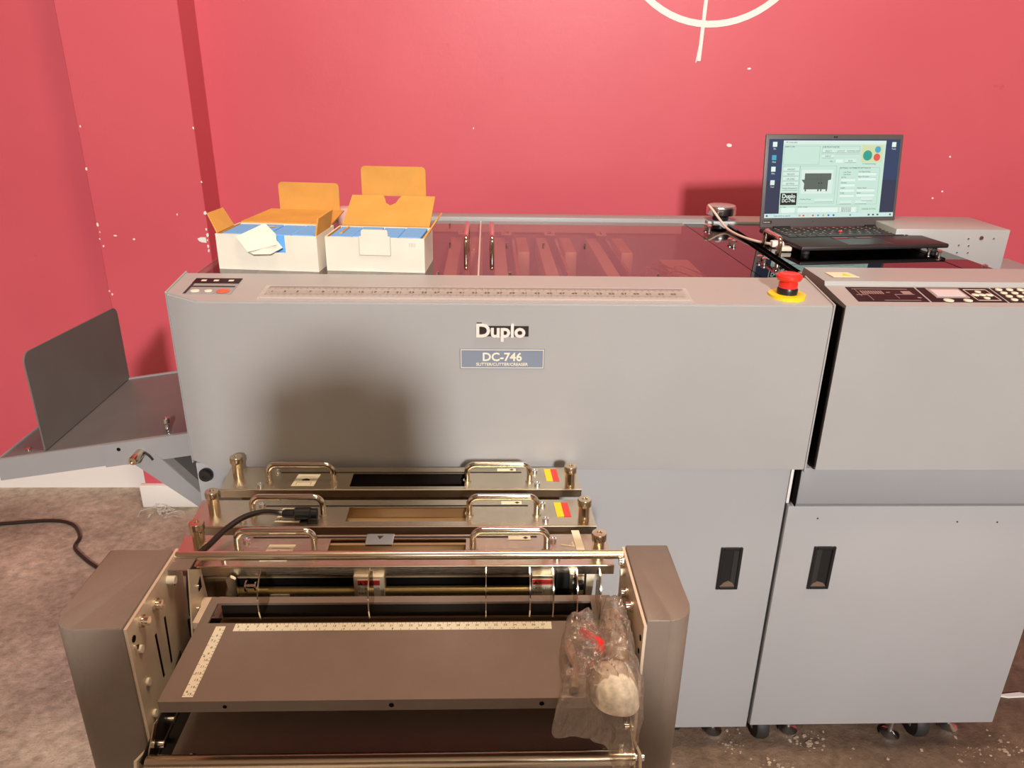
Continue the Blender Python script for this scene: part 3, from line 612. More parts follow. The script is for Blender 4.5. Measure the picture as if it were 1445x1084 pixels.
flap('side_flap', [(W_ - 0.003, 0.002, H_), (W_ - 0.003, D_ - 0.02, H_), (W_ + 0.006, D_ - 0.025, H_ + 0.034), (W_ + 0.002, 0.006, H_ + 0.030)], T3, M['card'], b1)
flap('inner_flap', [(0.045, D_ - 0.01, H_ - 0.004), (0.085, D_ - 0.01, H_ - 0.004), (0.080, D_ - 0.035, H_ + 0.002), (0.05, D_ - 0.035, H_ + 0.002)], 0.002, M['card'], b1)
sleeves = []
lab1 = ['blue sleeve in the left carton, leftmost', 'blue sleeve in the left carton, second from left', 'blue sleeve in the left carton, third from left', 'blue sleeve in the left carton, rightmost']
for k in range(4):
    x0 = 0.006 + k * 0.0415
    o = box('blue_sleeve', x0, x0 + 0.0395, 0.012, D_ - 0.006, 0.0035, 0.0605 + 0.0008 * (k % 2), M['blue'], None, bev=0.001, seg=1)
    tag(o, lab1[k], 'sleeve', 'blue sleeves in the left carton')
TX.pop()
# right carton
TX.append(Matrix.Translation((-0.281, 0.180, 0.9862)) @ Matrix.Rotation(-0.075, 4, 'Z'))
W_, D_, H_ = 0.173, 0.100, 0.060
b2 = thing('open_carton', (W_ / 2, D_ / 2, 0), 'right open white carton with its tall cardboard lid standing up', 'box', 'cartons on the machine')
carton_shell(b2, W_, D_, H_, [(0, 0), (W_, 0), (W_, H_), (0, H_)])
prism('tuck_tab', [(0.060, 0.030), (0.114, 0.030), (0.114, H_ + 0.002), (0.110, H_ + 0.003)] + arc(0.106, H_ + 0.010, 0.004, 0, 90, 3) + arc(0.068, H_ + 0.010, 0.004, 90, 180, 3) + [(0.064, H_ + 0.003), (0.060, H_ + 0.002)], 'y', -0.0018, -0.0002, M['carton'], b2)
for (x0, x1, z0_, z1_) in ((0.0595, 0.1145, 0.0292, 0.0300), (0.0595, 0.0602, 0.030, 0.061), (0.1138, 0.1145, 0.030, 0.061)):
    box('crease_line', x0, x1, -0.0020, -0.0001, z0_, z1_, mat('crease', (0.42, 0.37, 0.29), 0.8), b2)
for k in range(4): box('pencil_mark', 0.147 + k * 0.003, 0.1478 + k * 0.003, -0.0003, 0, 0.045, 0.052, bpy.data.materials['crease'], b2)
# lid leaning back, with the tuck flap upright above it and a thumb notch
def LP(x, t, z=None):   # along the lid
    return (x, D_ + 0.082 * t, H_ + 0.042 * t)
nt = [LP(0.086 + 0.0, 1.0)]
lidv = [LP(0.006, 0), LP(0.168, 0), LP(0.168, 1), LP(0.104, 1)] + [(0.086 + 0.014 * math.cos(a), LP(0, 1 - 0.34 * math.sin(a))[1], LP(0, 1 - 0.34 * math.sin(a))[2]) for a in (0.3, 0.8, 1.57, 2.3, 2.8)] + [LP(0.068, 1), LP(0.008, 1)]
flap('lid_flap', lidv, T3, M['card'], b2)
zl = H_ + 0.043; yl = D_ + 0.084
prism('tuck_flap', [(0.026, zl), (0.150, zl)] + arc(0.142, zl + 0.047, 0.008, 0, 90, 4) + arc(0.034, zl + 0.047, 0.008, 90, 180, 4), 'y', yl, yl + T3, M['card'], b2)
flap('side_flap', [(W_ - 0.002, 0.004, H_), (W_ - 0.002, D_ - 0.015, H_), (W_ + 0.020, D_ - 0.02, H_ + 0.032), (W_ + 0.020, 0.012, H_ + 0.032)], T3, M['card'], b2)
flap('inner_flap', [(0.006, 0.03, H_ - 0.006), (0.006, D_ - 0.01, H_ - 0.006), (0.022, D_ - 0.012, H_ + 0.002), (0.022, 0.035, H_ + 0.002)], 0.002, M['card'], b2)
lab2 = ['blue sleeve in the right carton, leftmost', 'blue sleeve in the right carton, second from left', 'blue sleeve in the right carton, third from left', 'blue sleeve in the right carton, rightmost']
for k in range(4):
    x0 = 0.006 + k * 0.0402
    o = box('blue_sleeve', x0, x0 + 0.0385, 0.008, D_ - 0.006, 0.0035, 0.0592 + 0.0008 * (k % 2), M['blue'], None, bev=0.001, seg=1)
    tag(o, lab2[k], 'sleeve', 'blue sleeves in the right carton')
TX.pop()
pn = box('paper_slip', -0.330, -0.285, 0.560, 0.600, 0.9862, 1.030, mat('pinkish_paper', (0.62, 0.36, 0.34), 0.8), None, bev=0.004); tag(pn, 'small pink packet behind the gap between the two cartons', 'packet')

# ------------------------------------------------------------------ laptop
lo = Vector((0.6208, 0.3294, 0.9855)); lang = math.radians(7.5)
TX.append(Matrix.Translation(lo) @ Matrix.Rotation(lang, 4, 'Z'))
LW, LD, LH = 0.323, 0.188, 0.0185
lap = thing('laptop', (LW / 2, LD / 2, 0), 'open black laptop on the right machine showing a control program', 'laptop')
base = box('laptop_base', 0, LW, 0, LD, 0.0095, LH, M['laptop'], lap, bev=0.003)
for (x, y) in ((0.02, 0.02), (LW - 0.02, 0.02), (0.02, LD - 0.02), (LW - 0.02, LD - 0.02)):
    cyl('rubber_foot', (x, y, 0.0), (x, y, 0.010), 0.008, M['rubber'], base, seg=14)
bm = bmesh.new()
rows = [(0.174, 14, 0.006), (0.160, 14, 0.009), (0.1435, 14, 0.009), (0.127, 13, 0.009), (0.1105, 12, 0.009), (0.094, 9, 0.009)]
for (y, n_, hh) in rows:
    x = 0.018; tot = LW - 0.036; ws = [1.0] * n_
    if n_ == 9: ws = [1, 1, 1, 1, 5, 1, 1, 1, 1]
    if n_ == 12: ws[0] = ws[-1] = 2
    if n_ == 13: ws[0] = ws[-1] = 1.6
    s = sum(ws)
    for w_ in ws:
        kw = tot * w_ / s; addbox(bm, x + 0.001, x + kw - 0.0012, y - hh * .62, y + hh * .85, LH - 0.001, LH + 0.0016, 0.0006, 1); x += kw
tag(link('keyboard_keys', bm, M['key'], base), kind='stuff')
bm = bmesh.new()   # pale legends on the keys
for (y, n_, hh) in rows[:-1]:
    for k in range(n_):
        x = 0.024 + (LW - 0.048) * (k + 0.3) / n_
        addbox(bm, x, x + 0.004, y, y + 0.003, LH + 0.0016, LH + 0.0018)
tag(link('key_legends', bm, mat('legend', (0.45, 0.36, 0.26), 0.5), base), kind='stuff')
lathe('pointing_stick', [(0.004, 0), (0.0045, 0.002), (0.003, 0.0035), (0.001, 0.004)], (0.156, 0.127, LH + 0.001), M['red'], base, seg=14)
box('touchpad', 0.106, 0.206, 0.010, 0.064, LH - 0.0005, LH + 0.0003, M['key'], base)
redl = mat('red_stripe', (0.55, 0.02, 0.04), 0.4)
for (x0, x1) in ((0.108, 0.139), (0.160, 0.193)):
    bt = box('trackpad_button', x0 - 0.002, x1 + 0.002, 0.067, 0.080, LH - 0.0005, LH + 0.0008, M['key'], base); box('red_stripe', x0, x1, 0.0675, 0.0700, LH + 0.0008, LH + 0.0012, redl, bt)
for k in range(9): box('side_port', -0.0004, 0.0006, 0.06 + k * 0.004, 0.062 + k * 0.004, 0.0125, 0.0155, M['blackm'], base)
TX.pop()
# screen lid tilts back
TX.append(Matrix.Translation(lo) @ Matrix.Rotation(lang, 4, 'Z') @ Matrix.Translation((0, LD - 0.004, LH - 0.001)) @ Matrix.Rotation(-math.radians(8.5), 4, 'X'))
SH = 0.199
scr = box('screen_lid', 0, LW, 0, 0.006, 0.002, SH, M['bezel'], lap, bev=0.003)
tag(scr, 'grey bezelled screen')
cyl('screen_hinge', (0.03, 0.0, 0.002), (0.07, 0.0, 0.002), 0.004, M['black'], scr, seg=12); cyl('screen_hinge', (0.25, 0.0, 0.002), (0.29, 0.0, 0.002), 0.004, M['black'], scr, seg=12)
cyl('webcam', (0.158, 0.0002, SH - 0.006), (0.158, -0.0006, SH - 0.006), 0.002, M['black'], scr, seg=12); cyl('webcam', (0.163, 0.0002, SH - 0.006), (0.163, -0.0006, SH - 0.006), 0.002, M['black'], scr, seg=12)
bd = box('maker_badge', 0.006, 0.026, -0.0008, 0.0002, 0.0120, 0.0180, M['black'], scr); text('badge_text', 'Lenovo', 0.0050, (0.007, -0.0010, 0.0135), XP, ZP, M['icon'], bd, ext=0.0001)
cyl('bezel_mark', (0.124, 0.0002, 0.0155), (0.124, -0.0004, 0.0155), 0.0012, M['black'], scr, seg=8)
SX0, SX1, SZ0, SZ1 = 0.0075, LW - 0.0075, 0.0235, SH - 0.0105
E1 = 0.95
dsp = box('display', SX0, SX1, -0.0006, 0.0002, SZ0, SZ1, emat('scr_desktop', (0.018, 0.045, 0.12), E1), scr); tag(dsp, 'lit display with a blue desktop')
def U(u): return SX0 + (SX1 - SX0) * u
def V(v): return SZ1 - (SZ1 - SZ0) * v
def ui(name, u0, u1, v0, v1, m, layer, parent=None):
    return box(name, U(u0), U(u1), -0.0006 - 0.0002 * layer, -0.0006 - 0.0002 * (layer - 1), V(v1), V(v0), m, parent or scr)
uW = emat('scr_window', (0.60, 0.82, 0.70), E1); uT = emat('scr_title', (0.74, 0.88, 0.80), E1); uL = emat('scr_line', (0.30, 0.44, 0.38), E1)
uB = emat('scr_button', (0.70, 0.88, 0.80), E1); uK = emat('scr_black', (0.006, 0.006, 0.006), E1); uG = emat('scr_green', (0.02, 0.36, 0.28), E1)
uR = emat('scr_red', (0.80, 0.10, 0.09), E1); uC = emat('scr_cyan', (0.06, 0.42, 0.60), E1); uY = emat('scr_pale_yellow', (0.70, 0.74, 0.42), E1)
uM = emat('scr_machine', (0.10, 0.13, 0.11), E1); uO = emat('scr_orange', (0.75, 0.35, 0.10), E1); uS = emat('scr_sea', (0.02, 0.03, 0.075), E1)
uI = emat('scr_ink', (0.07, 0.11, 0.09), E1); uF = emat('scr_field', (0.80, 0.95, 0.88), E1)
ui('desktop_sea', 0, 1, 0.52, 0.945, uS, 1)
win = ui('program_window', 0.107, 0.888, 0.018, 0.945, uW, 2)
def sub(name, u0, u1, v0, v1, m, layer=3): return ui(name, u0, u1, v0, v1, m, layer, win)
sub('title_bar', 0.107, 0.888, 0.018, 0.062, uT)
def frame(u0, u1, v0, v1, name='group_frame'):
    bm = bmesh.new(); t = 0.0011; tv = 0.0018
    for (a, b, c, d) in ((u0, u1, v0, v0 + tv * 1.6), (u0, u1, v1 - tv * 1.6, v1), (u0, u0 + t * 1.5, v0, v1), (u1 - t * 1.5, u1, v0, v1)):
        addbox(bm, U(a), U(b), -0.0012, -0.0010, V(d), V(c))
    return link(name, bm, uL, win)
for f_ in ((0.115, 0.385, 0.085, 0.32), (0.40, 0.69, 0.085, 0.19), (0.245, 0.525, 0.335, 0.82), (0.545, 0.86, 0.36, 0.835), (0.115, 0.245, 0.335, 0.62), (0.107, 0.72, 0.855, 0.94)): frame(*f_)
sub('machine_picture_field', 0.262, 0.50, 0.385, 0.69, uT)
for k, s in enumerate(('IMPORT', 'MODIFY', 'UPLOAD', 'SETTING', 'MAINTENANCE')):
    v = 0.355 + k * 0.060; b = sub('menu_button', 0.12, 0.237, v, v + 0.048, uB); text('button_text', s, 0.0050, (U(0.178), -0.0014, V(v + 0.036)), XP, ZP, uI, b, ext=0.00005, align='CENTER')
    box('button_edge', U(0.12), U(0.237), -0.0013, -0.0012, V(v + 0.050), V(v + 0.0465), uI, b)
for (u, v, s) in ((0.405, 0.125, 'SELECT'), (0.50, 0.125, 'LAYOUT'), (0.595, 0.125, 'DOWNLOAD'), (0.405, 0.19, 'INPUT'), (0.58, 0.25, 'RUN')):
    b = sub('top_button', u, u + 0.088, v, v + 0.045, uB); text('button_text', s, 0.0048, (U(u + 0.044), -0.0014, V(v + 0.034)), XP, ZP, uI, b, ext=0.00005, align='CENTER')
    box('button_edge', U(u), U(u + 0.088), -0.0013, -0.0012, V(v + 0.048), V(v + 0.0445), uI, b)
sub('number_field', 0.51, 0.568, 0.255, 0.295, uF); text('field_text', 'No.  1', 0.0048, (U(0.468), -0.0012, V(0.288)), XP, ZP, uI, win, ext=0.00005)
text('group_title', 'INPUT JOB', 0.0045, (U(0.12), -0.0014, V(0.105)), XP, ZP, uI, win, ext=0.00005)
text('group_title', 'JOB FROM MASTER', 0.0045, (U(0.405), -0.0014, V(0.108)), XP, ZP, uI, win, ext=0.00005)
text('title_text', 'PC Controller', 0.0045, (U(0.125), -0.0014, V(0.050)), XP, ZP, uI, win, ext=0.00005)
yb = sub('start_group', 0.705, 0.867, 0.075, 0.290, uY)
def disc(name, u, v, r, m, parent):
    return cyl(name, (U(u), -0.0011, V(v)), (U(u), -0.0016, V(v)), r, m, parent, seg=24)
disc('start_button', 0.752, 0.205, 0.0108, uG, yb); disc('reset_button', 0.828, 0.130, 0.0070, uC, yb); disc('stop_button', 0.825, 0.228, 0.0078, uR, yb)
mp_ = prism('machine_picture', [(U(0.285), V(0.43)), (U(0.487), V(0.43)), (U(0.487), V(0.51)), (U(0.465), V(0.52)), (U(0.465), V(0.635)), (U(0.283), V(0.635)), (U(0.284), V(0.56)), (U(0.262), V(0.51)), (U(0.285), V(0.51))], 'y', -0.0015, -0.0012, uM, win)
for (a, b, c, d) in ((0.285, 0.487, 0.508, 0.512), (0.408, 0.411, 0.43, 0.635), (0.318, 0.320, 0.51, 0.635)): box('picture_line', U(a), U(b), -0.0017, -0.0015, V(d), V(c), uI, mp_)
for u in (0.396, 0.416): disc('picture_handle', u, 0.555, 0.0015, uK, mp_)
for u in (0.292, 0.388, 0.410, 0.452): box('picture_wheel', U(u), U(u + 0.010), -0.0015, -0.0012, V(0.66), V(0.635), uI, mp_)
lgb = sub('program_logo', 0.112, 0.236, 0.680, 0.835, uK)
text('logo_text', 'Duplo', 0.0125, (U(0.174), -0.0014, V(0.745)), XP, ZP, uF, lgb, ext=0.00005, align='CENTER', off=0.0003)
text('logo_text', 'DC-746', 0.0095, (U(0.174), -0.0014, V(0.798)), XP, ZP, uF, lgb, ext=0.00005, align='CENTER', off=0.0002)
text('settings_title', 'SETTING / ATTRIBUTE SETTING 01', 0.0048, (U(0.548), -0.0014, V(0.375)), XP, ZP, uI, win, ext=0.00005)
for k in range(4):
    v = 0.50 + k * 0.068
    text('setting_text', ('Job No.', 'Quantity', 'Length', 'Width')[k], 0.0040, (U(0.565), -0.0012, V(v - 0.01)), XP, ZP, uI, win, ext=0.00005)
    fdx = sub('setting_field', 0.565, 0.675, v, v + 0.034, uF); box('field_edge', U(0.565), U(0.675), -0.0013, -0.0012, V(v + 0.002), V(v - 0.001), uL, fdx)
for k, v in enumerate((0.425, 0.49, 0.635, 0.70)):
    text('setting_text', ('Cut Type Setting', 'Paper Size Input', 'Option Depth', 'Speed')[k], 0.0040, (U(0.695), -0.0012, V(v - 0.008)), XP, ZP, uI, win, ext=0.00005)
    fdx = sub('setting_field', 0.695, 0.835, v, v + 0.034, uF); box('field_edge', U(0.695), U(0.835), -0.0013, -0.0012, V(v + 0.002), V(v - 0.001), uL, fdx)
for (u, v) in ((0.57, 0.785), (0.69, 0.785), (0.735, 0.745), (0.375, 0.755)):
    b = sub('lower_button', u, u + (0.09 if u > 0.5 else 0.14), v, v + 0.042, uB); box('button_edge', U(u), U(u + (0.09 if u > 0.5 else 0.14)), -0.0013, -0.0012, V(v + 0.045), V(v + 0.041), uI, b)
for (u, v) in ((0.575, 0.425), (0.575, 0.455)): text('check_text', 'x Job Mode', 0.0040, (U(u), -0.0012, V(v)), XP, ZP, uI, win, ext=0.00005)
text('check_text', 'v Machine Preset', 0.0040, (U(0.255), -0.0012, V(0.77)), XP, ZP, uI, win, ext=0.00005)
text('check_text', 'To Standard Setting', 0.0040, (U(0.718), -0.0012, V(0.318)), XP, ZP, uI, win, ext=0.00005)
text('status_button_text', 'CHANGE SETTING', 0.0042, (U(0.745), -0.0012, V(0.905)), XP, ZP, uI, win, ext=0.00005)
sub('log_list', 0.125, 0.228, 0.872, 0.938, uF); sub('log_list', 0.250, 0.560, 0.872, 0.938, uF); lg2 = sub('log_list', 0.575, 0.70, 0.872, 0.938, uF)
for k in range(4):
    text('log_text', '0000-00-00 00:00', 0.0034, (U(0.585), -0.0014, V(0.886 + k * 0.0155)), XP, ZP, uI, lg2, ext=0.00005)
text('log_text', 'No. Date', 0.0036, (U(0.115), -0.0012, V(0.868)), XP, ZP, uI, win, ext=0.00005); text('log_text', 'Job file message', 0.0036, (U(0.25), -0.0012, V(0.868)), XP, ZP, uI, win, ext=0.00005)
tb = ui('task_bar', 0, 1, 0.945, 1.0, emat('scr_taskbar', (0.62, 0.82, 0.78), E1), 2)
text('search_text', 'Type here to search', 0.0048, (U(0.07), -0.0012, V(0.983)), XP, ZP, uI, tb, ext=0.00005)
ui('start_icon', 0.012, 0.026, 0.962, 0.984, uI, 3, tb)
for u, mm in ((0.262, uO), (0.292, uR), (0.325, uY), (0.365, uR), (0.405, uC), (0.445, uO), (0.485, emat('scr_blue', (0.02, 0.15, 0.6), E1)), (0.525, uM), (0.655, uC), (0.80, uI), (0.835, uI), (0.87, uI), (0.97, uI)):
    ui('task_icon', u, u + 0.014, 0.962, 0.984, mm, 3, tb)
for (u, v, mm, s) in ((0.028, 0.035, uF, 'Bin'), (0.028, 0.20, uC, 'Web'), (0.028, 0.345, uF, 'Files'), (0.028, 0.515, uT, 'Tool'), (0.935, 0.035, uF, 'Tools')):
    ic = ui('desktop_icon', u, u + 0.032, v, v + 0.062, mm, 2); text('icon_text', s, 0.0045, (U(u + 0.016), -0.0012, V(v + 0.095)), XP, ZP, uF, ic, ext=0.00005, align='CENTER')
TX.pop()
# white cable from behind the laptop to its left port
wc = thing('usb_cable', (0.575, 0.52, 0.99), 'white cable looping from the round knob to the left side of the laptop', 'cable')
tube('cord', smoothpath([(0.555, 0.72, 0.998), (0.538, 0.70, 1.015), (0.528, 0.688, 1.024), (0.526, 0.672, 1.026), (0.531, 0.652, 1.018), (0.540, 0.625, 1.003), (0.546, 0.585, 0.991), (0.550, 0.530, 0.989), (0.558, 0.475, 0.990), (0.572, 0.435, 0.991), (0.588, 0.412, 0.992)], 6), 0.0028, M['wcable'], wc, seg=8)
tag(box('plug', 0.588, 0.618, 0.402, 0.420, 0.9862, 0.9985, M['white'], wc, bev=0.002), 'white plug')
ad = box('adapter', 0.588, 0.616, 0.366, 0.384, 0.9862, 0.995, M['wcable'], None, bev=0.002); tag(ad, 'small cream plug at the front left of the laptop', 'plug')

# ------------------------------------------------------------------ three tool cassettes in a row
def cassette(idx, xl, xr, yf, z, kl, kr, hl, hr, win_, label):
    yb = yf + 0.074
    t = thing('tool_cassette', ((xl + xr) / 2, (yf + yb) / 2, z - 0.10), label, 'cassette', 'tool cassettes in front of the machine')
    th = 0.002; xo = 0.016
    # plate with a rectangular window and a long slot: built from strips, left end slightly angled
    wx0, wx1, wy0, wy1 = win_
    bm = bmesh.new()
    addprism(bm, [(xl, yf), (wx0, yf), (wx0, yb), (xl - 0.006, yb)], 'z', z - th, z)
    addprism(bm, [(wx1, yf), (xr, yf), (xr - 0.002, yb), (wx1, yb)], 'z', z - th, z)
    addbox(bm, wx0, wx1, yf, wy0, z - th, z); addbox(bm, wx0, wx1, wy1, yb, z - th, z)
    bmesh.ops.remove_doubles(bm, verts=bm.verts, dist=1e-5)
    pl = link('top_plate', bm, M['steel'], t, smooth=False)
    sm_ = mat('slot_dark_%d' % idx, (0.015, 0.01, 0.007), 0.6) if idx == 0 else bpy.data.materials['slot_dark_0']
    prism('plate_slot', [(hl[0] + 0.012, wy1 + 0.002), (hr[1] - 0.012, wy1 + 0.002), (hr[1] - 0.012, wy1 + 0.0055), (hl[0] + 0.012, wy1 + 0.0055)], 'z', z, z + 0.0003, sm_, pl)
    bm = bmesh.new(); addbox(bm, xl, xr, yf - 0.0015, yf, z - 0.013, z + 0.0005, 0.0006, 1); link('front_lip', bm, M['chrome'] if False else M['steel'], t)
    ye = mat('edge_highlight', (0.95, 0.82, 0.60), 0.16, metal=1.0) if idx == 0 else bpy.data.materials['edge_highlight']  # brighter metal for the lip bead; its edge highlight is put into the colour
    cyl('lip_edge_highlight', (xl, yf - 0.0005, z + 0.0002), (xr, yf - 0.0005, z + 0.0002), 0.0014, ye, t, seg=10)
    # body under the plate
    box('body_frame', xl + 0.03, xr - 0.035, yf + 0.055, yf + 0.060, z - 0.090, z - 0.004, M['tanin'] if idx else M['dark'], t)
    box('body_floor', xl + 0.03, xr - 0.035, yf + 0.006, yf + 0.060, z - (0.022 if idx else 0.062), z - (0.020 if idx else 0.058), M['tanin'] if idx else M['blackm'], t)
    box('end_bracket', xl + 0.030, xl + 0.033, yf + 0.006, yf + 0.060, z - 0.100, z - 0.002, M['steel'], t)
    eb_ = box('end_bracket', xr - 0.038, xr - 0.035, yf + 0.006, yf + 0.060, z - 0.100, z - 0.002, M['steel'], t)
    if idx < 2:
        box('front_apron', xl + 0.030, xr - 0.035, yf + 0.004, yf + 0.006, z - 0.058, z - 0.002, M['brown'], t)
    cyl('cross_shaft', (xl + 0.03, yf + 0.030, z - 0.035), (xr - 0.035, yf + 0.030, z - 0.035), 0.005, M['gold'] if idx else M['dark'], t, seg=14)
    # knobs
    for (kx, ky) in (kl, kr):
        lathe('locking_knob', [(0.0082, 0.0), (0.0082, 0.0255), (0.0084, 0.0260), (0.0098, 0.0262), (0.0103, 0.0268), (0.0103, 0.0350), (0.0095, 0.0368), (0.0040, 0.0370), (0.0038, 0.0355), (0.001, 0.0355)], (kx, ky, z), M['brass'], t, seg=28)
    for (a, b, hy) in (hl, hr):
        h = tube('carry_handle', upath((a, hy, z), (b, hy, z), 0.030, 0.013), 0.0047, M['chrome'], t, seg=12)
        for x in (a, b): cyl('handle_seat', (x, hy, z), (x, hy, z + 0.002), 0.0068, M['steel'], h, seg=14)
    for (sx_, sy_) in ((hl[0] - 0.010, yf + 0.014), (hl[0] + 0.006, yb - 0.016), (hr[1] + 0.012, yf + 0.016), (hr[1] + 0.010, yb - 0.016)):
        lathe('plate_screw', [(0.0050, 0), (0.0050, 0.004), (0.0030, 0.0045), (0.0030, 0.0035), (0.0005, 0.0035)], (sx_, sy_, z), M['silver'], t, seg=12)
    # labels
    lx = hl[0] + 0.035 if idx else hl[0] + 0.038
    lb = prism('paper_label', [(lx, yf + 0.012), (lx + 0.036, yf + 0.012), (lx + 0.040, yf + 0.050), (lx + 0.004, yf + 0.050)], 'z', z + 0.0003, z + 0.0006, M['cream'], t)
    prism('label_arrow', [(lx + 0.014, yf + 0.029), (lx + 0.026, yf + 0.029), (lx + 0.026, yf + 0.033), (lx + 0.020, yf + 0.036), (lx + 0.014, yf + 0.033)], 'z', z + 0.0006, z + 0.0008, M['ink'], lb)
    for (a, b, c, d) in ((lx + 0.007, lx + 0.030, yf + 0.024, yf + 0.0245), (lx + 0.009, lx + 0.033, yf + 0.041, yf + 0.0415), (lx + 0.007, lx + 0.0075, yf + 0.015, yf + 0.024), (lx + 0.030, lx + 0.0305, yf + 0.015, yf + 0.024)):
        box('label_line', a, b, c, d, z + 0.0006, z + 0.0008, M['ink'], lb)
    sl_ = box('paper_label', hr[1] - 0.052, hr[1] - 0.021, yb - 0.014, yb - 0.005, z + 0.0003, z + 0.0006, M['cream'], t)
    prism('label_arrow', [(hr[1] - 0.032, yb - 0.0095), (hr[1] - 0.028, yb - 0.0125), (hr[1] - 0.024, yb - 0.0095), (hr[1] - 0.028, yb - 0.0065)], 'z', z + 0.0006, z + 0.0008, M['ink'], sl_)
    return t
c1 = cassette(0, -0.418, 0.152, -0.089, 0.700, (-0.402, -0.046), (0.134, -0.077), (-0.349, -0.246, -0.060), (-0.031, 0.070, -0.060), (-0.218, -0.035, -0.078, -0.036),
              'back tool cassette nearest the machine front, with a black window in its plate')
c2 = cassette(1, -0.424, 0.160, -0.205, 0.707, (-0.400, -0.166), (0.143, -0.190), (-0.342, -0.240, -0.172), (-0.025, 0.075, -0.172), (-0.205, -0.030, -0.191, -0.152),
              'middle tool cassette with a yellow and red sticker, under the black plug')
c3 = cassette(2, -0.412, 0.170, -0.307, 0.712, (-0.390, -0.257), (0.151, -0.285), (-0.335, -0.232, -0.268), (-0.018, 0.083, -0.268), (-0.215, -0.028, -0.285, -0.243),
              'front tool cassette marked 8 at left, nearest the shelf')
def sticker(par, x, y, z):
    for k, mm in ((0, 'yellow'), (1, 'redst')):
        o = prism('colour_sticker', [(x + k * 0.0105, y), (x + 0.0105 + k * 0.0105, y), (x + 0.0105 + k * 0.0105 - 0.002, y + 0.040), (x + k * 0.0105 - 0.002, y + 0.040)], 'z', z + 0.0003, z + 0.0006, M[mm], par)
        tag(o, ('yellow' if k == 0 else 'red') + ' sticker')
sticker(c1, 0.098, -0.062, 0.700); sticker(c2, 0.105, -0.180, 0.707)
prism('white_tape', [(0.124, -0.275), (0.135, -0.275), (0.132, -0.224), (0.121, -0.224)], 'z', 0.7123, 0.7126, M['cream'], c3)
text('painted_mark', '8', 0.028, (-0.376, -0.258, 0.7122), (0.35, 1, 0), (-1, 0.15, 0), M['cream'], c3, align='CENTER')
text('painted_mark', '7', 0.026, (0.104, -0.262, 0.7122), (0.2, -1, 0), (1, 0.2, 0), M['cream'], c3, align='CENTER')
cl = box('window_clip', -0.166, -0.128, -0.262, -0.236, 0.7123, 0.716, M['silver'], c3, bev=0.0008, seg=1)
prism('clip_arrow', [(-0.147, -0.250), (-0.143, -0.242), (-0.151, -0.242)], 'z', 0.716, 0.7163, M['ink'], cl)
# shafts and blade carriers hanging under the front cassette
cyl('cross_shaft', (-0.33, -0.300, 0.699), (0.135, -0.300, 0.699), 0.0045, M['dark'], c3, seg=14)
cyl('cross_shaft', (-0.33, -0.304, 0.671), (0.100, -0.304, 0.671), 0.0065, M['gold'], c3, seg=14)
box('black_bar', -0.345, 0.135, -0.292, -0.288, 0.640, 0.708, M['blackm'], c3)
def carrier(x0, x1, mt, par):
    b = box('blade_carrier', x0, x1, -0.315, -0.294, 0.664, 0.702, mt, par, bev=0.0015)
    lbw = x1 - x0 - (0.010 if mt is M['zinc'] else 0.002); lx0 = (x0 + x1) / 2 - lbw / 2
    w_ = box('warning_sticker', lx0, lx0 + lbw, -0.3156, -0.3150, 0.670, 0.697, M['cream'], b)
    box('warning_band', lx0 + 0.0005, lx0 + lbw - 0.0005, -0.3160, -0.3156, 0.6885, 0.6965, M['redst'], w_)
    text('warning_text', 'WARNING', 0.0062, (lx0 + lbw * 0.30, -0.3162, 0.6902), XP, ZP, M['ink'], w_, ext=0.0001, sx=(lbw - 0.010) / 0.030)
    prism('warning_triangle', [(lx0 + 0.0015, 0.6895), (lx0 + 0.0075, 0.6895), (lx0 + 0.0045, 0.6955)], 'y', -0.3164, -0.3160, M['ink'], w_)
    text('warning_text', 'Do not touch', 0.0058, (lx0 + 0.001, -0.3158, 0.6815), XP, ZP, M['ink'], w_, ext=0.0001, sx=0.9 * (lbw / 0.031))
    text('warning_text', 'blade !', 0.0058, (lx0 + 0.001, -0.3158, 0.6745), XP, ZP, M['ink'], w_, ext=0.0001)
    return b
carrier(-0.174, -0.134, M['zinc'], c3); cr2 = carrier(0.060, 0.091, M['steel'], c3)
cyl('carrier_screw', (-0.143, -0.305, 0.702), (-0.143, -0.305, 0.704), 0.004, M['silver'], c3, seg=12)
box('carrier_cover', 0.093, 0.110, -0.313, -0.294, 0.664, 0.706, M['black'], c3, bev=0.001)
sg = box('steel_guide', 0.110, 0.120, -0.317, -0.294, 0.664, 0.706, M['steel'], c3, bev=0.001)
for z in (0.700, 0.690, 0.668): cyl('guide_screw', (0.116, -0.3172, z), (0.116, -0.3195, z), 0.0022, M['silver'], sg, seg=10)
prism('beige_end_plate', [(0.124, 0.640), (0.142, 0.640), (0.147, 0.702), (0.124, 0.702)], 'y', -0.300, -0.297, M['cream'], c3)
box('black_latch', 0.1235, 0.131, -0.312, -0.303, 0.676, 0.686, M['black'], c3, bev=0.001)
lt = prism('lever_arm', [(-0.330, 0.640), (-0.323, 0.640), (-0.326, 0.700), (-0.332, 0.704), (-0.338, 0.700), (-0.337, 0.690)], 'y', -0.318, -0.313, M['steel'], c3)
lathe('wing_screw', [(0.003, 0), (0.008, 0.001), (0.008, 0.003), (0.003, 0.004), (0.003, 0.012), (0.006, 0.013), (0.006, 0.015), (0.002, 0.016)], (-0.314, -0.318, 0.690), M['chrome'], c3, axis='x', seg=14)
prism('torn_label', [(-0.283, 0.664), (-0.274, 0.662), (-0.266, 0.665), (-0.259, 0.664), (-0.258, 0.676), (-0.283, 0.676)], 'y', -0.3175, -0.317, M['cream'], c3)
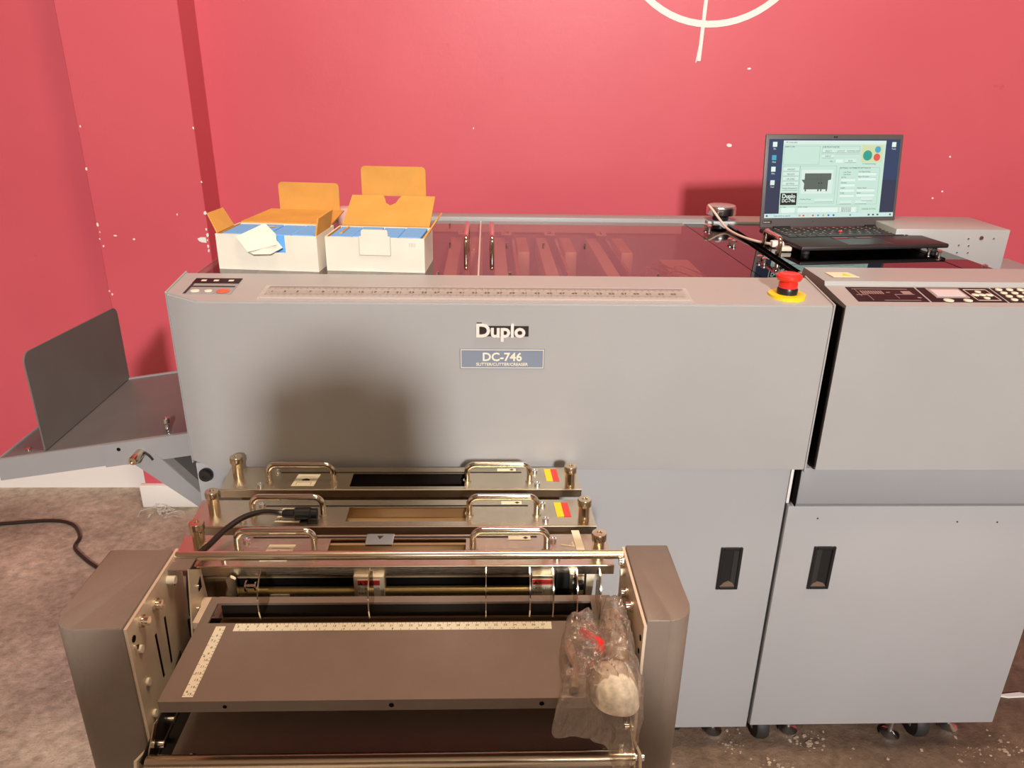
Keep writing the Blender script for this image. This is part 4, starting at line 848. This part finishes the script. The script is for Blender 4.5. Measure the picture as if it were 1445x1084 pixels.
# rack that carries the cassettes
rk = thing('cassette_rack', (-0.13, -0.15, 0.0), 'low steel rack hidden under the tool cassettes', 'rack')
for x in (-0.386, 0.118):
    box('rack_rail', x - 0.010, x + 0.010, -0.300, -0.004, 0.590, 0.599, M['zinc'], rk)
    for y in (-0.285, -0.03): box('rack_leg', x - 0.009, x + 0.009, y - 0.009, y + 0.009, 0.0, 0.590, M['zinc'], rk)
# ------------------------------------------------------------------ black plug cable over the cassettes
pc = thing('loose_plug_cable', (-0.30, -0.20, 0.71), 'black cable whose plug rests on the middle tool cassette', 'cable')
tube('cord', smoothpath([(-0.384, -0.330, 0.655), (-0.383, -0.322, 0.700), (-0.382, -0.305, 0.720), (-0.372, -0.272, 0.722), (-0.358, -0.240, 0.727), (-0.340, -0.214, 0.730), (-0.320, -0.196, 0.7265), (-0.303, -0.186, 0.7190), (-0.292, -0.184, 0.7165)], 7), 0.0042, M['cable'], pc, seg=10)
bm = bmesh.new(); addlathe(bm, [(0.0048, 0), (0.0065, 0.004), (0.0065, 0.016), (0.0092, 0.019), (0.0092, 0.040), (0.0075, 0.042), (0.0075, 0.050)], (-0.296, -0.184, 0.7165), axis='x', seg=18)
tag(link('plug', bm, M['black'], pc), 'black moulded plug')
box('plug_latch', -0.258, -0.244, -0.196, -0.188, 0.7075, 0.7135, M['black'], pc, bev=0.001)

# ------------------------------------------------------------------ near unit with two side housings
nu = thing('creasing_unit', (-0.107, -0.41, 0.0), 'brown grey finishing unit with two tall side housings and a ruled shelf', 'machine')
fr_ = [(-0.389, -0.336)] + [(-0.466, -0.336)] + arc(-0.466 + 0.026, -0.483 + 0.026, 0.026, 180, 270, 8) + [(-0.389, -0.483)]
hL = prism('side_housing', fr_, 'z', 0.03, 0.760, M['taupe'], nu, bev=0.002); tag(hL, 'left side housing')
fr_ = [(0.1775, -0.330), (0.1775, -0.475)] + arc(0.2315 - 0.028, -0.475 + 0.028, 0.028, 270, 360, 8) + [(0.2315, -0.330)]
hR = prism('side_housing', fr_, 'z', 0.03, 0.760, M['taupe'], nu, bev=0.002); tag(hR, 'right side housing')
for x in (-0.43, 0.205): box('housing_foot', x - 0.03, x + 0.03, -0.475, -0.340, 0.0, 0.03, M['rubber'], nu, bev=0.004)
# inner metal side plates
def side_plate(x0, x1, sgn):
    pl = prism('inner_plate', [(-0.330, 0.757), (-0.480, 0.7565), (-0.480, 0.590), (-0.515, 0.605), (-0.520, 0.590), (-0.500, 0.560), (-0.332, 0.560)], 'x', x0, x1, M['zinc'], nu)
    return pl
pL = side_plate(-0.3888, -0.3855, 1); pR = side_plate(0.1735, 0.1768, -1)
prism('rear_flange', [(-0.3855, 0.752), (-0.360, 0.752), (-0.360, 0.7505), (-0.3855, 0.7505)], 'y', -0.368, -0.336, M['taupe'], nu)
p2_ = prism('inner_flange', [(-0.368, 0.753), (-0.336, 0.730), (-0.327, 0.665), (-0.385, 0.650), (-0.392, 0.652)], 'x', -0.3615, -0.3595, M['zinc'], nu)
bmslot = lambda name, x, ya, za, yb, zb, par, w_=0.0018: prism(name, [(ya - w_, za), (ya + w_, za), (yb + w_, zb), (yb - w_, zb)], 'x', x, x + 0.0006, M['blackm'], par)
bmslot('plate_slot', -0.3855, -0.424, 0.703, -0.424, 0.640, pL); bmslot('plate_slot', -0.3855, -0.396, 0.705, -0.400, 0.640, pL)
bmslot('plate_slot', 0.1729, -0.424, 0.703, -0.424, 0.645, pR); bmslot('plate_slot', 0.1729, -0.396, 0.705, -0.400, 0.660, pR)
for (y, z, r__, ln, mm) in ((-0.349, 0.745, 0.0055, 0.008, 'chrome'), (-0.448, 0.742, 0.0055, 0.009, 'chrome'), (-0.412, 0.736, 0.0058, 0.009, 'chrome'), (-0.372, 0.741, 0.005, 0.010, 'dpad'),
                            (-0.462, 0.715, 0.0045, 0.003, 'dpad'), (-0.461, 0.667, 0.0045, 0.003, 'dpad'), (-0.461, 0.620, 0.0045, 0.003, 'dpad'),
                            (-0.470, 0.736, 0.004, 0.0008, 'blackm'), (-0.470, 0.725, 0.003, 0.003, 'silver'), (-0.362, 0.728, 0.0025, 0.003, 'silver'), (-0.455, 0.601, 0.003, 0.002, 'silver')):
    cyl('plate_bolt' if mm != 'dpad' else 'white_peg', (-0.3855, y, z), (-0.3855 + ln, y, z), r__, M[mm], pL, seg=14)
    if mm in ('chrome',): cyl('bolt_washer', (-0.3855, y, z), (-0.3855 + 0.003, y, z), r__ * 1.35, M['steel'], pL, seg=14)
for (y, z, r__, ln, mm) in ((-0.349, 0.748, 0.0050, 0.006, 'chrome'), (-0.385, 0.728, 0.0055, 0.008, 'chrome'), (-0.418, 0.734, 0.0055, 0.008, 'chrome'), (-0.360, 0.740, 0.0045, 0.006, 'dpad'),
                            (-0.462, 0.668, 0.005, 0.008, 'dpad'), (-0.470, 0.732, 0.0035, 0.0008, 'blackm'), (-0.468, 0.712, 0.003, 0.0008, 'blackm')):
    cyl('plate_bolt' if mm != 'dpad' else 'white_peg', (0.1735, y, z), (0.1735 - ln, y, z), r__, M[mm], pR, seg=14)
    if mm in ('chrome',): cyl('bolt_washer', (0.1735, y, z), (0.1735 - 0.003, y, z), r__ * 1.35, M['steel'], pR, seg=14)
for (y, z) in ((-0.380, 0.690), (-0.392, 0.668), (-0.370, 0.716)): cyl('flange_rivet', (-0.3595, y + 0.018, z), (-0.358, y + 0.018, z), 0.002, M['silver'], p2_, seg=8)
prism('flange_hole', [(-0.352, 0.708), (-0.342, 0.708), (-0.342, 0.724), (-0.352, 0.718)], 'x', -0.3595, -0.3590, M['blackm'], p2_)
cyl('roller_end', (-0.359, -0.346, 0.680), (-0.345, -0.346, 0.680), 0.012, M['zinc'], nu, seg=20)
# rods
cyl('rear_rod', (-0.3855, -0.339, 0.7520), (0.1735, -0.339, 0.7520), 0.0058, M['rod'], nu, seg=20)
fr1 = cyl('front_rod', (-0.3790, -0.508, 0.5935), (0.1700, -0.508, 0.5935), 0.0088, M['rod'], nu, seg=24)
cyl('rod_bolt', (0.170, -0.508, 0.5935), (0.181, -0.508, 0.5935), 0.0045, M['silver'], nu, seg=12)
prism('rod_hanger', [(-0.508 - 0.010, 0.585), (-0.508 + 0.010, 0.585), (-0.462, 0.618), (-0.470, 0.622)], 'x', 0.1690, 0.1705, M['brass'], nu)
prism('rod_hanger', [(-0.508 - 0.010, 0.585), (-0.508 + 0.010, 0.585), (-0.470, 0.618), (-0.478, 0.620)], 'x', -0.3800, -0.3785, M['brass'], nu)
# shelf with a long opening and paper rules
bm = bmesh.new()
sx0, sx1, sf, sb, oz = -0.344, 0.158, -0.523, -0.353, 0.700
addprism(bm, [(sx0, sf), (sx1, sf), (sx1, -0.402), (sx0, -0.402)], 'z', oz - 0.003, oz)
addbox(bm, sx0, -0.333, -0.402, -0.365, oz - 0.003, oz); addbox(bm, 0.132, sx1, -0.402, -0.365, oz - 0.003, oz)
addbox(bm, sx0, sx1, -0.365, sb, oz - 0.003, oz)
addbox(bm, sx0, sx1, sf - 0.002, sf, oz - 0.0145, oz)
bmesh.ops.remove_doubles(bm, verts=bm.verts, dist=1e-5)
sh = link('ruled_shelf', bm, M['taupe'], nu, smooth=False); tag(sh, 'flat taupe shelf with paper rules')
box('shelf_side', sx0 - 0.0005, sx0 + 0.0015, -0.523, sb, oz - 0.013, oz - 0.003, M['taupe'], sh)
box('shelf_lip', -0.352, -0.3445, -0.400, -0.352, oz - 0.010, oz - 0.001, M['zinc'], sh)
for x in (-0.275, -0.100, 0.06): cyl('shelf_hole', (x, sf - 0.0018, oz - 0.0075), (x, sf - 0.0024, oz - 0.0075), 0.0028 if x > -0.2 else 0.0022, M['blackm'], sh, seg=12)
r1_ = box('paper_rule', -0.299, 0.079, -0.4165, -0.4035, oz, oz + 0.0004, M['rule'], sh); tag(r1_, 'long cream paper rule along the opening')
r2_ = prism('paper_rule', [(-0.321, -0.519), (-0.3095, -0.519), (-0.3095, -0.408), (-0.321, -0.408)], 'z', oz, oz + 0.0004, M['rule'], sh); tag(r2_, 'short cream paper rule at the left')
bm = bmesh.new()
for k in range(75):
    x = -0.2965 + k * 0.005; addbox(bm, x, x + 0.0004, -0.4060, -0.4037, oz + 0.0004, oz + 0.0006)
    if k % 2: addbox(bm, x, x + 0.0004, -0.4163, -0.4140, oz + 0.0004, oz + 0.0006)
tag(link('rule_ticks', bm, M['ink'], r1_, smooth=False), kind='stuff')
for k in range(33):
    text('rule_number', str(5 + k), 0.0048, (-0.2945 + k * 0.01135, -0.4105, oz + 0.0005), XP, YP, M['ink'], r1_, ext=0.00005, align='CENTER')
for k in range(13):
    text('rule_number', str(2 + k), 0.0038, (-0.284 + k * 0.0288, -0.4152, oz + 0.0005), XP, YP, M['ink'], r1_, ext=0.00005, align='CENTER')
bm = bmesh.new()
for k in range(21):
    y = -0.5165 + k * 0.00505; addbox(bm, -0.3115, -0.3097, y, y + 0.0004, oz + 0.0004, oz + 0.0006)
    if k % 3 == 0: addbox(bm, -0.3208, -0.3185, y, y + 0.0004, oz + 0.0004, oz + 0.0006)
tag(link('rule_ticks', bm, M['ink'], r2_, smooth=False), kind='stuff')
for k in range(11): text('rule_number', str(15 - k), 0.0048, (-0.3145, -0.5165 + k * 0.0101, oz + 0.0005), XP, YP, M['ink'], r2_, ext=0.00005, align='CENTER')
for k in range(4): text('rule_number', str(6 - k), 0.0048, (-0.3180, -0.513 + k * 0.0265, oz + 0.0005), XP, YP, M['ink'], r2_, ext=0.00005, align='CENTER')
# works below the opening
box('inner_beam', -0.335, 0.150, -0.352, -0.342, 0.655, 0.690, M['dark'], nu, bev=0.001)
box('inner_beam', -0.335, 0.150, -0.366, -0.352, 0.664, 0.668, M['brown'], nu)
box('inner_beam', -0.340, 0.155, -0.395, -0.380, 0.610, 0.625, M['dark'], nu)
box('inner_back', -0.385, 0.173, -0.342, -0.338, 0.060, 0.655, M['dark'], nu)
ib = box('inner_bracket', -0.325, -0.268, -0.376, -0.372, 0.625, 0.668, M['zinc'], nu)
for (x, z) in ((-0.308, 0.658), (-0.298, 0.646)): lathe('bracket_screw', [(0.004, 0), (0.004, -0.002), (0.002, -0.003)], (x, -0.376, z), M['silver'], ib, axis='y', seg=14)
cyl('roller', (-0.30, -0.388, 0.640), (0.10, -0.388, 0.640), 0.008, M['rubber'], nu, seg=16)
# curved guide fins
for k, x in enumerate((-0.270, -0.140, 0.000, 0.053, 0.081, 0.110, 0.138)):
    o_ = [(-0.399, 0.700), (-0.4035, 0.716), (-0.4035, 0.732), (-0.398, 0.746), (-0.388, 0.755), (-0.376, 0.760)]
    if k in (2,): wd = 0.0010
    else: wd = 0.0016
    bm = bmesh.new(); addprism(bm, o_ + [(-0.3775, 0.757), (-0.389, 0.752), (-0.3955, 0.744), (-0.400, 0.731), (-0.400, 0.716), (-0.3955, 0.700)], 'x', x - wd / 2, x + wd / 2)
    gf = link('guide_fin', bm, M['chrome'], nu)
    if k != 2:
        bm = bmesh.new(); addprism(bm, [(-0.3950, 0.700), (-0.3998, 0.716), (-0.3998, 0.731), (-0.3953, 0.7438), (-0.389, 0.7515), (-0.3778, 0.7565), (-0.362, 0.745), (-0.362, 0.702)], 'x', x - 0.0003, x + 0.0003)
        link('guide_web', bm, M['guide'], gf)
# lower tray
box('lower_tray', -0.362, 0.172, -0.497, -0.344, 0.578, 0.582, M['taupe'], nu)
box('lower_tray_side', -0.385, -0.362, -0.500, -0.344, 0.560, 0.566, M['dark'], nu)
for (x, y) in ((-0.338, -0.490), (0.138, -0.490)): lathe('tray_screw', [(0.0055, 0), (0.005, 0.002), (0.002, 0.004)], (x, y, 0.582), M['silver'], nu, seg=14)
br = prism('arm_bracket', [(-0.515, 0.603), (-0.440, 0.612), (-0.380, 0.640), (-0.380, 0.580), (-0.500, 0.575)], 'x', -0.3830, -0.3815, M['dark'], nu)
for (y, z) in ((-0.448, 0.596), (-0.480, 0.592)): cyl('bracket_bolt', (-0.3815, y, z), (-0.370, y, z), 0.0045, M['silver'], br, seg=14)
cyl('bracket_bolt', (0.1735, -0.475, 0.606), (0.163, -0.475, 0.606), 0.0055, M['chrome'], nu, seg=14)
box('base_panel', -0.385, 0.173, -0.470, -0.464, 0.060, 0.540, M['taupe'], nu)

# ------------------------------------------------------------------ plastic bag of spare parts on the shelf
bagm = bpy.data.materials.new('bag_film'); bagm.use_nodes = True; n, l = nd(bagm); n.remove(n['Principled BSDF'])
t = n.new('ShaderNodeBsdfTransparent'); t.inputs[0].default_value = (0.93, 0.89, 0.84, 1); g = n.new('ShaderNodeBsdfGlossy'); g.inputs['Roughness'].default_value = 0.12; g.inputs[0].default_value = (0.9, 0.85, 0.8, 1)
df = n.new('ShaderNodeBsdfDiffuse'); df.inputs[0].default_value = (0.55, 0.47, 0.40, 1)
lw = n.new('ShaderNodeLayerWeight'); lw.inputs[0].default_value = 0.35
mr = n.new('ShaderNodeMapRange'); mr.inputs[3].default_value = 0.22; mr.inputs[4].default_value = 0.75
x1 = n.new('ShaderNodeMixShader'); x2 = n.new('ShaderNodeMixShader'); x1.inputs[0].default_value = 0.55
l.new(lw.outputs['Facing'], mr.inputs[0]); l.new(mr.outputs[0], x2.inputs[0]); l.new(t.outputs[0], x2.inputs[1]); l.new(x1.outputs[0], x2.inputs[2])
l.new(df.outputs[0], x1.inputs[1]); l.new(g.outputs[0], x1.inputs[2])
tcb = n.new('ShaderNodeTexCoord'); nzb = n.new('ShaderNodeTexNoise'); nzb.inputs['Scale'].default_value = 38; nzb.inputs['Detail'].default_value = 5; nzb.inputs['Distortion'].default_value = 2.0
bpb = n.new('ShaderNodeBump'); bpb.inputs['Strength'].default_value = 1.0; bpb.inputs['Distance'].default_value = 0.008
l.new(tcb.outputs['Object'], nzb.inputs['Vector']); l.new(nzb.outputs['Fac'], bpb.inputs['Height']); l.new(bpb.outputs[0], g.inputs['Normal']); l.new(bpb.outputs[0], df.inputs['Normal'])
l.new(x2.outputs[0], n['Material Output'].inputs[0])
def blob(name, outline, h, m, parent, z0=0.7005, rings=9, wr=0.004, seed=0, drop=True, crum=0.0):
    P = smoothpath(list(outline) + [outline[0]], 9 if crum else 5)[:-1]; N = len(P)
    c = Vector((sum(p.x for p in P) / N, sum(p.y for p in P) / N, 0)); bm = bmesh.new(); top = []; bot = []
    def gz(x, y, f):
        base_ = z0
        if drop and y < -0.526: base_ = z0 - min(0.05, (-0.526 - y) * 1.4)
        return base_
    for i in range(rings + 1):
        f = i / rings; ft = f; row = []; rb = []
        for p in P:
            q = c + (Vector((p.x, p.y, 0)) - c) * f
            nz = 0.8 * noise.noise(Vector((q.x * 45 + seed, q.y * 45, seed))) + 1.1 * (0.5 - abs(noise.noise(Vector((q.x * 80 + q.y * 30, q.y * 55 + seed, 3.3))))) ** 3 * 8 * crum
            hh = h * math.sqrt(max(0, 1 - f ** 2.6)) + 2.0 * wr * nz * (1 - f ** 6)
            row.append(bm.verts.new((q.x + 0.002 * nz, q.y, gz(q.x, q.y, f) + 0.0012 + max(0.0006, hh))))
            rb.append(bm.verts.new((q.x, q.y, gz(q.x, q.y, f) + 0.0002)))
        top.append(row); bot.append(rb)
        if i == 0: pass
    for A, B in zip(top, top[1:]):
        for k in range(N): bm.faces.new((A[k], A[(k + 1) % N], B[(k + 1) % N], B[k]))
    for A, B in zip(bot, bot[1:]):
        for k in range(N): bm.faces.new((A[k], B[k], B[(k + 1) % N], A[(k + 1) % N]))
    for k in range(N): bm.faces.new((top[-1][k], top[-1][(k + 1) % N], bot[-1][(k + 1) % N], bot[-1][k]))
    bmesh.ops.remove_doubles(bm, verts=bm.verts, dist=0.00005)
    return link(name, bm, m, parent)
bag = thing('plastic_bag', (0.12, -0.47, 0.70), 'crumpled clear plastic bag of spare parts at the right end of the shelf', 'bag')
blob('bag_film', [(0.098, -0.405, 0), (0.122, -0.398, 0), (0.131, -0.418, 0), (0.137, -0.455, 0), (0.130, -0.500, 0), (0.120, -0.545, 0), (0.092, -0.548, 0), (0.070, -0.546, 0), (0.082, -0.515, 0), (0.084, -0.460, 0)], 0.030, bagm, bag, seed=2.0, rings=26, crum=1.0)
blob('bag_film', [(0.148, -0.372, 0), (0.165, -0.366, 0), (0.1705, -0.40, 0), (0.168, -0.470, 0), (0.168, -0.530, 0), (0.155, -0.560, 0), (0.142, -0.582, 0), (0.133, -0.575, 0), (0.128, -0.555, 0), (0.108, -0.546, 0), (0.110, -0.500, 0), (0.126, -0.440, 0)], 0.034, bagm, bag, seed=7.0, rings=26, crum=1.0)
tag(blob('wrapped_roll', [(0.122, -0.490, 0), (0.148, -0.488, 0), (0.161, -0.505, 0), (0.163, -0.535, 0), (0.150, -0.552, 0), (0.125, -0.548, 0), (0.113, -0.530, 0), (0.113, -0.505, 0)], 0.030, M['foam'], None, seed=4, wr=0.002, drop=False, z0=0.7008),
    'cream bubble wrapped roll inside the clear bag', 'roll')
tag(blob('metal_part', [(0.140, -0.395, 0), (0.160, -0.392, 0), (0.163, -0.430, 0), (0.160, -0.478, 0), (0.136, -0.482, 0), (0.134, -0.440, 0)], 0.022, M['bagobj'], None, seed=9, wr=0.003, drop=False, z0=0.7008),
    'tan wrapped part in the clear bag behind the roll', 'part')
rc = tube('red_clip', smoothpath([(0.112, -0.440, 0.716), (0.122, -0.462, 0.724), (0.128, -0.476, 0.728), (0.124, -0.486, 0.726)], 5), 0.0055, M['red'], seg=8); tag(rc, 'bright red clip inside the clear bag', 'clip')
dk = tube('dark_tool', smoothpath([(0.094, -0.450, 0.708), (0.098, -0.490, 0.710), (0.094, -0.522, 0.708)], 5), [0.004 + 0.002 * math.sin(k * 0.9) for k in range(11)], M['bagobj'], seg=8); tag(dk, 'dark brown tool inside the left side of the clear bag', 'tool')

# ------------------------------------------------------------------ the person holding the phone (their shade falls on the machine)
def skin_body(name, joints, edges, m, root, parent=None, sub=1):
    me = bpy.data.meshes.new(name); keys = list(joints); ix = {k: i for i, k in enumerate(keys)}
    me.from_pydata([joints[k][0] for k in keys], [(ix[a], ix[b]) for a, b in edges], [])
    o = bpy.data.objects.new(name, me); col.objects.link(o)
    sk = o.modifiers.new('skin', 'SKIN'); sk.use_smooth_shade = True
    for i, k in enumerate(keys):
        v = me.skin_vertices[0].data[i]; r = joints[k][1]; v.radius = (r, r) if not isinstance(r, tuple) else r; v.use_root = (k == root)
    sb = o.modifiers.new('sub', 'SUBSURF'); sb.levels = sub; sb.render_levels = sub
    dg = bpy.context.evaluated_depsgraph_get(); me2 = bpy.data.meshes.new_from_object(o.evaluated_get(dg))
    bpy.data.objects.remove(o); bm = bmesh.new(); bm.from_mesh(me2); bpy.data.meshes.remove(me2)
    return link(name, bm, m, parent)
PX, PY = 0.06, -1.66
pers = thing('person', (PX, PY, 0), 'person in dark jacket and jeans leaning forward to hold up a phone', 'person')
jk = mat('dark_jacket', (0.05, 0.045, 0.045), 0.8); jn = mat('dark_jeans', (0.04, 0.05, 0.08), 0.85); skn = mat('skin', (0.55, 0.33, 0.22), 0.5); hr_ = mat('brown_hair', (0.05, 0.03, 0.02), 0.6)
J = {'pelvis': ((PX, PY - 0.02, 0.84), 0.135), 'waist': ((PX, PY + 0.00, 0.97), 0.125), 'chest': ((PX, PY + 0.05, 1.15), 0.150), 'neck': ((PX, PY + 0.09, 1.265), 0.055),
     'neck2': ((PX, PY + 0.115, 1.31), 0.050), 'head': ((PX, PY + 0.135, 1.37), 0.080), 'crown': ((PX, PY + 0.125, 1.435), 0.072)}
Ed = [('pelvis', 'waist'), ('waist', 'chest'), ('chest', 'neck'), ('neck', 'neck2'), ('neck2', 'head'), ('head', 'crown')]
for s_, n_ in ((-1, 'l'), (1, 'r')):
    J['sh' + n_] = ((PX + s_ * 0.205, PY + 0.05, 1.225), 0.066); J['el' + n_] = ((PX + s_ * 0.285, PY + 0.12, 1.09), 0.052)
    J['wr' + n_] = ((0.0 + s_ * 0.105, -1.235, 1.225), 0.027); J['hip' + n_] = ((PX + s_ * 0.10, PY - 0.02, 0.78), 0.095)
    J['kn' + n_] = ((PX + s_ * 0.125, PY + 0.05, 0.46), 0.060); J['an' + n_] = ((PX + s_ * 0.13, PY - 0.03, 0.09), 0.042); J['toe' + n_] = ((PX + s_ * 0.15, PY + 0.12, 0.035), 0.034)
    J['palm' + n_] = ((0.0 + s_ * 0.088, -1.195, 1.285), 0.022)
    Ed += [('chest', 'sh' + n_), ('sh' + n_, 'el' + n_), ('el' + n_, 'wr' + n_), ('wr' + n_, 'palm' + n_), ('pelvis', 'hip' + n_), ('hip' + n_, 'kn' + n_), ('kn' + n_, 'an' + n_), ('an' + n_, 'toe' + n_)]
body = skin_body('body', J, Ed, [jk, jn], 'pelvis', pers, 2)
for p_ in body.data.polygons:
    if p_.center.z + WL[body.name].z < 0.86: p_.material_index = 1
lathe('head_skin', [(0.02, -0.105), (0.050, -0.098), (0.072, -0.06), (0.082, -0.01), (0.083, 0.03), (0.072, 0.075), (0.045, 0.103), (0.01, 0.112)], (PX, PY + 0.150, 1.395), skn, pers)
lathe('hair', [(0.088, -0.02), (0.093, 0.02), (0.084, 0.075), (0.055, 0.108), (0.01, 0.120)], (PX, PY + 0.138, 1.398), hr_, pers)
lathe('nose', [(0.011, 0), (0.013, 0.010), (0.006, 0.040)], (PX, PY + 0.238, 1.365), skn, pers, seg=10)
for s_ in (-1, 1):
    lathe('ear', [(0.006, -0.028), (0.014, -0.010), (0.016, 0.012), (0.006, 0.028)], (PX + s_ * 0.086, PY + 0.145, 1.385), skn, pers, seg=10)
    lathe('eye', [(0.004, -0.008), (0.011, -0.004), (0.011, 0.004), (0.004, 0.008)], (PX + s_ * 0.031, PY + 0.222, 1.395), M['white'], pers, seg=12)
    for k in range(4):
        z = 1.272 + k * 0.019; L = (0.030, 0.036, 0.034, 0.027)[k]
        tube('finger', smoothpath([(s_ * 0.090, -1.200, z + 0.004), (s_ * 0.092, -1.176, z + 0.006), (s_ * 0.084, -1.1635, z + 0.006), (s_ * (0.084 - L * .6), -1.1615, z + 0.005)], 3), [0.0095] * 6 + [0.009, 0.0085, 0.008, 0.006], skn, pers, seg=8)
    tube('thumb', smoothpath([(s_ * 0.092, -1.212, 1.270), (s_ * 0.086, -1.198, 1.300), (s_ * 0.070, -1.1905, 1.325)], 4), 0.0105, skn, pers, seg=8)
    cyl('palm', (s_ * 0.094, -1.200, 1.262), (s_ * 0.094, -1.197, 1.345), 0.016, skn, pers, seg=14)
lathe('mouth', [(0.003, -0.004), (0.020, 0.0), (0.003, 0.004)], (PX, PY + 0.222, 1.335), mat('lips', (0.45, 0.16, 0.13), 0.5), pers, seg=12)
ph = box('phone', -0.0805, 0.0805, -1.1850, -1.1760, 1.268, 1.346, M['black'], None, bev=0.003); tag(ph, 'black phone held up in both hands in front of the machine', 'phone')
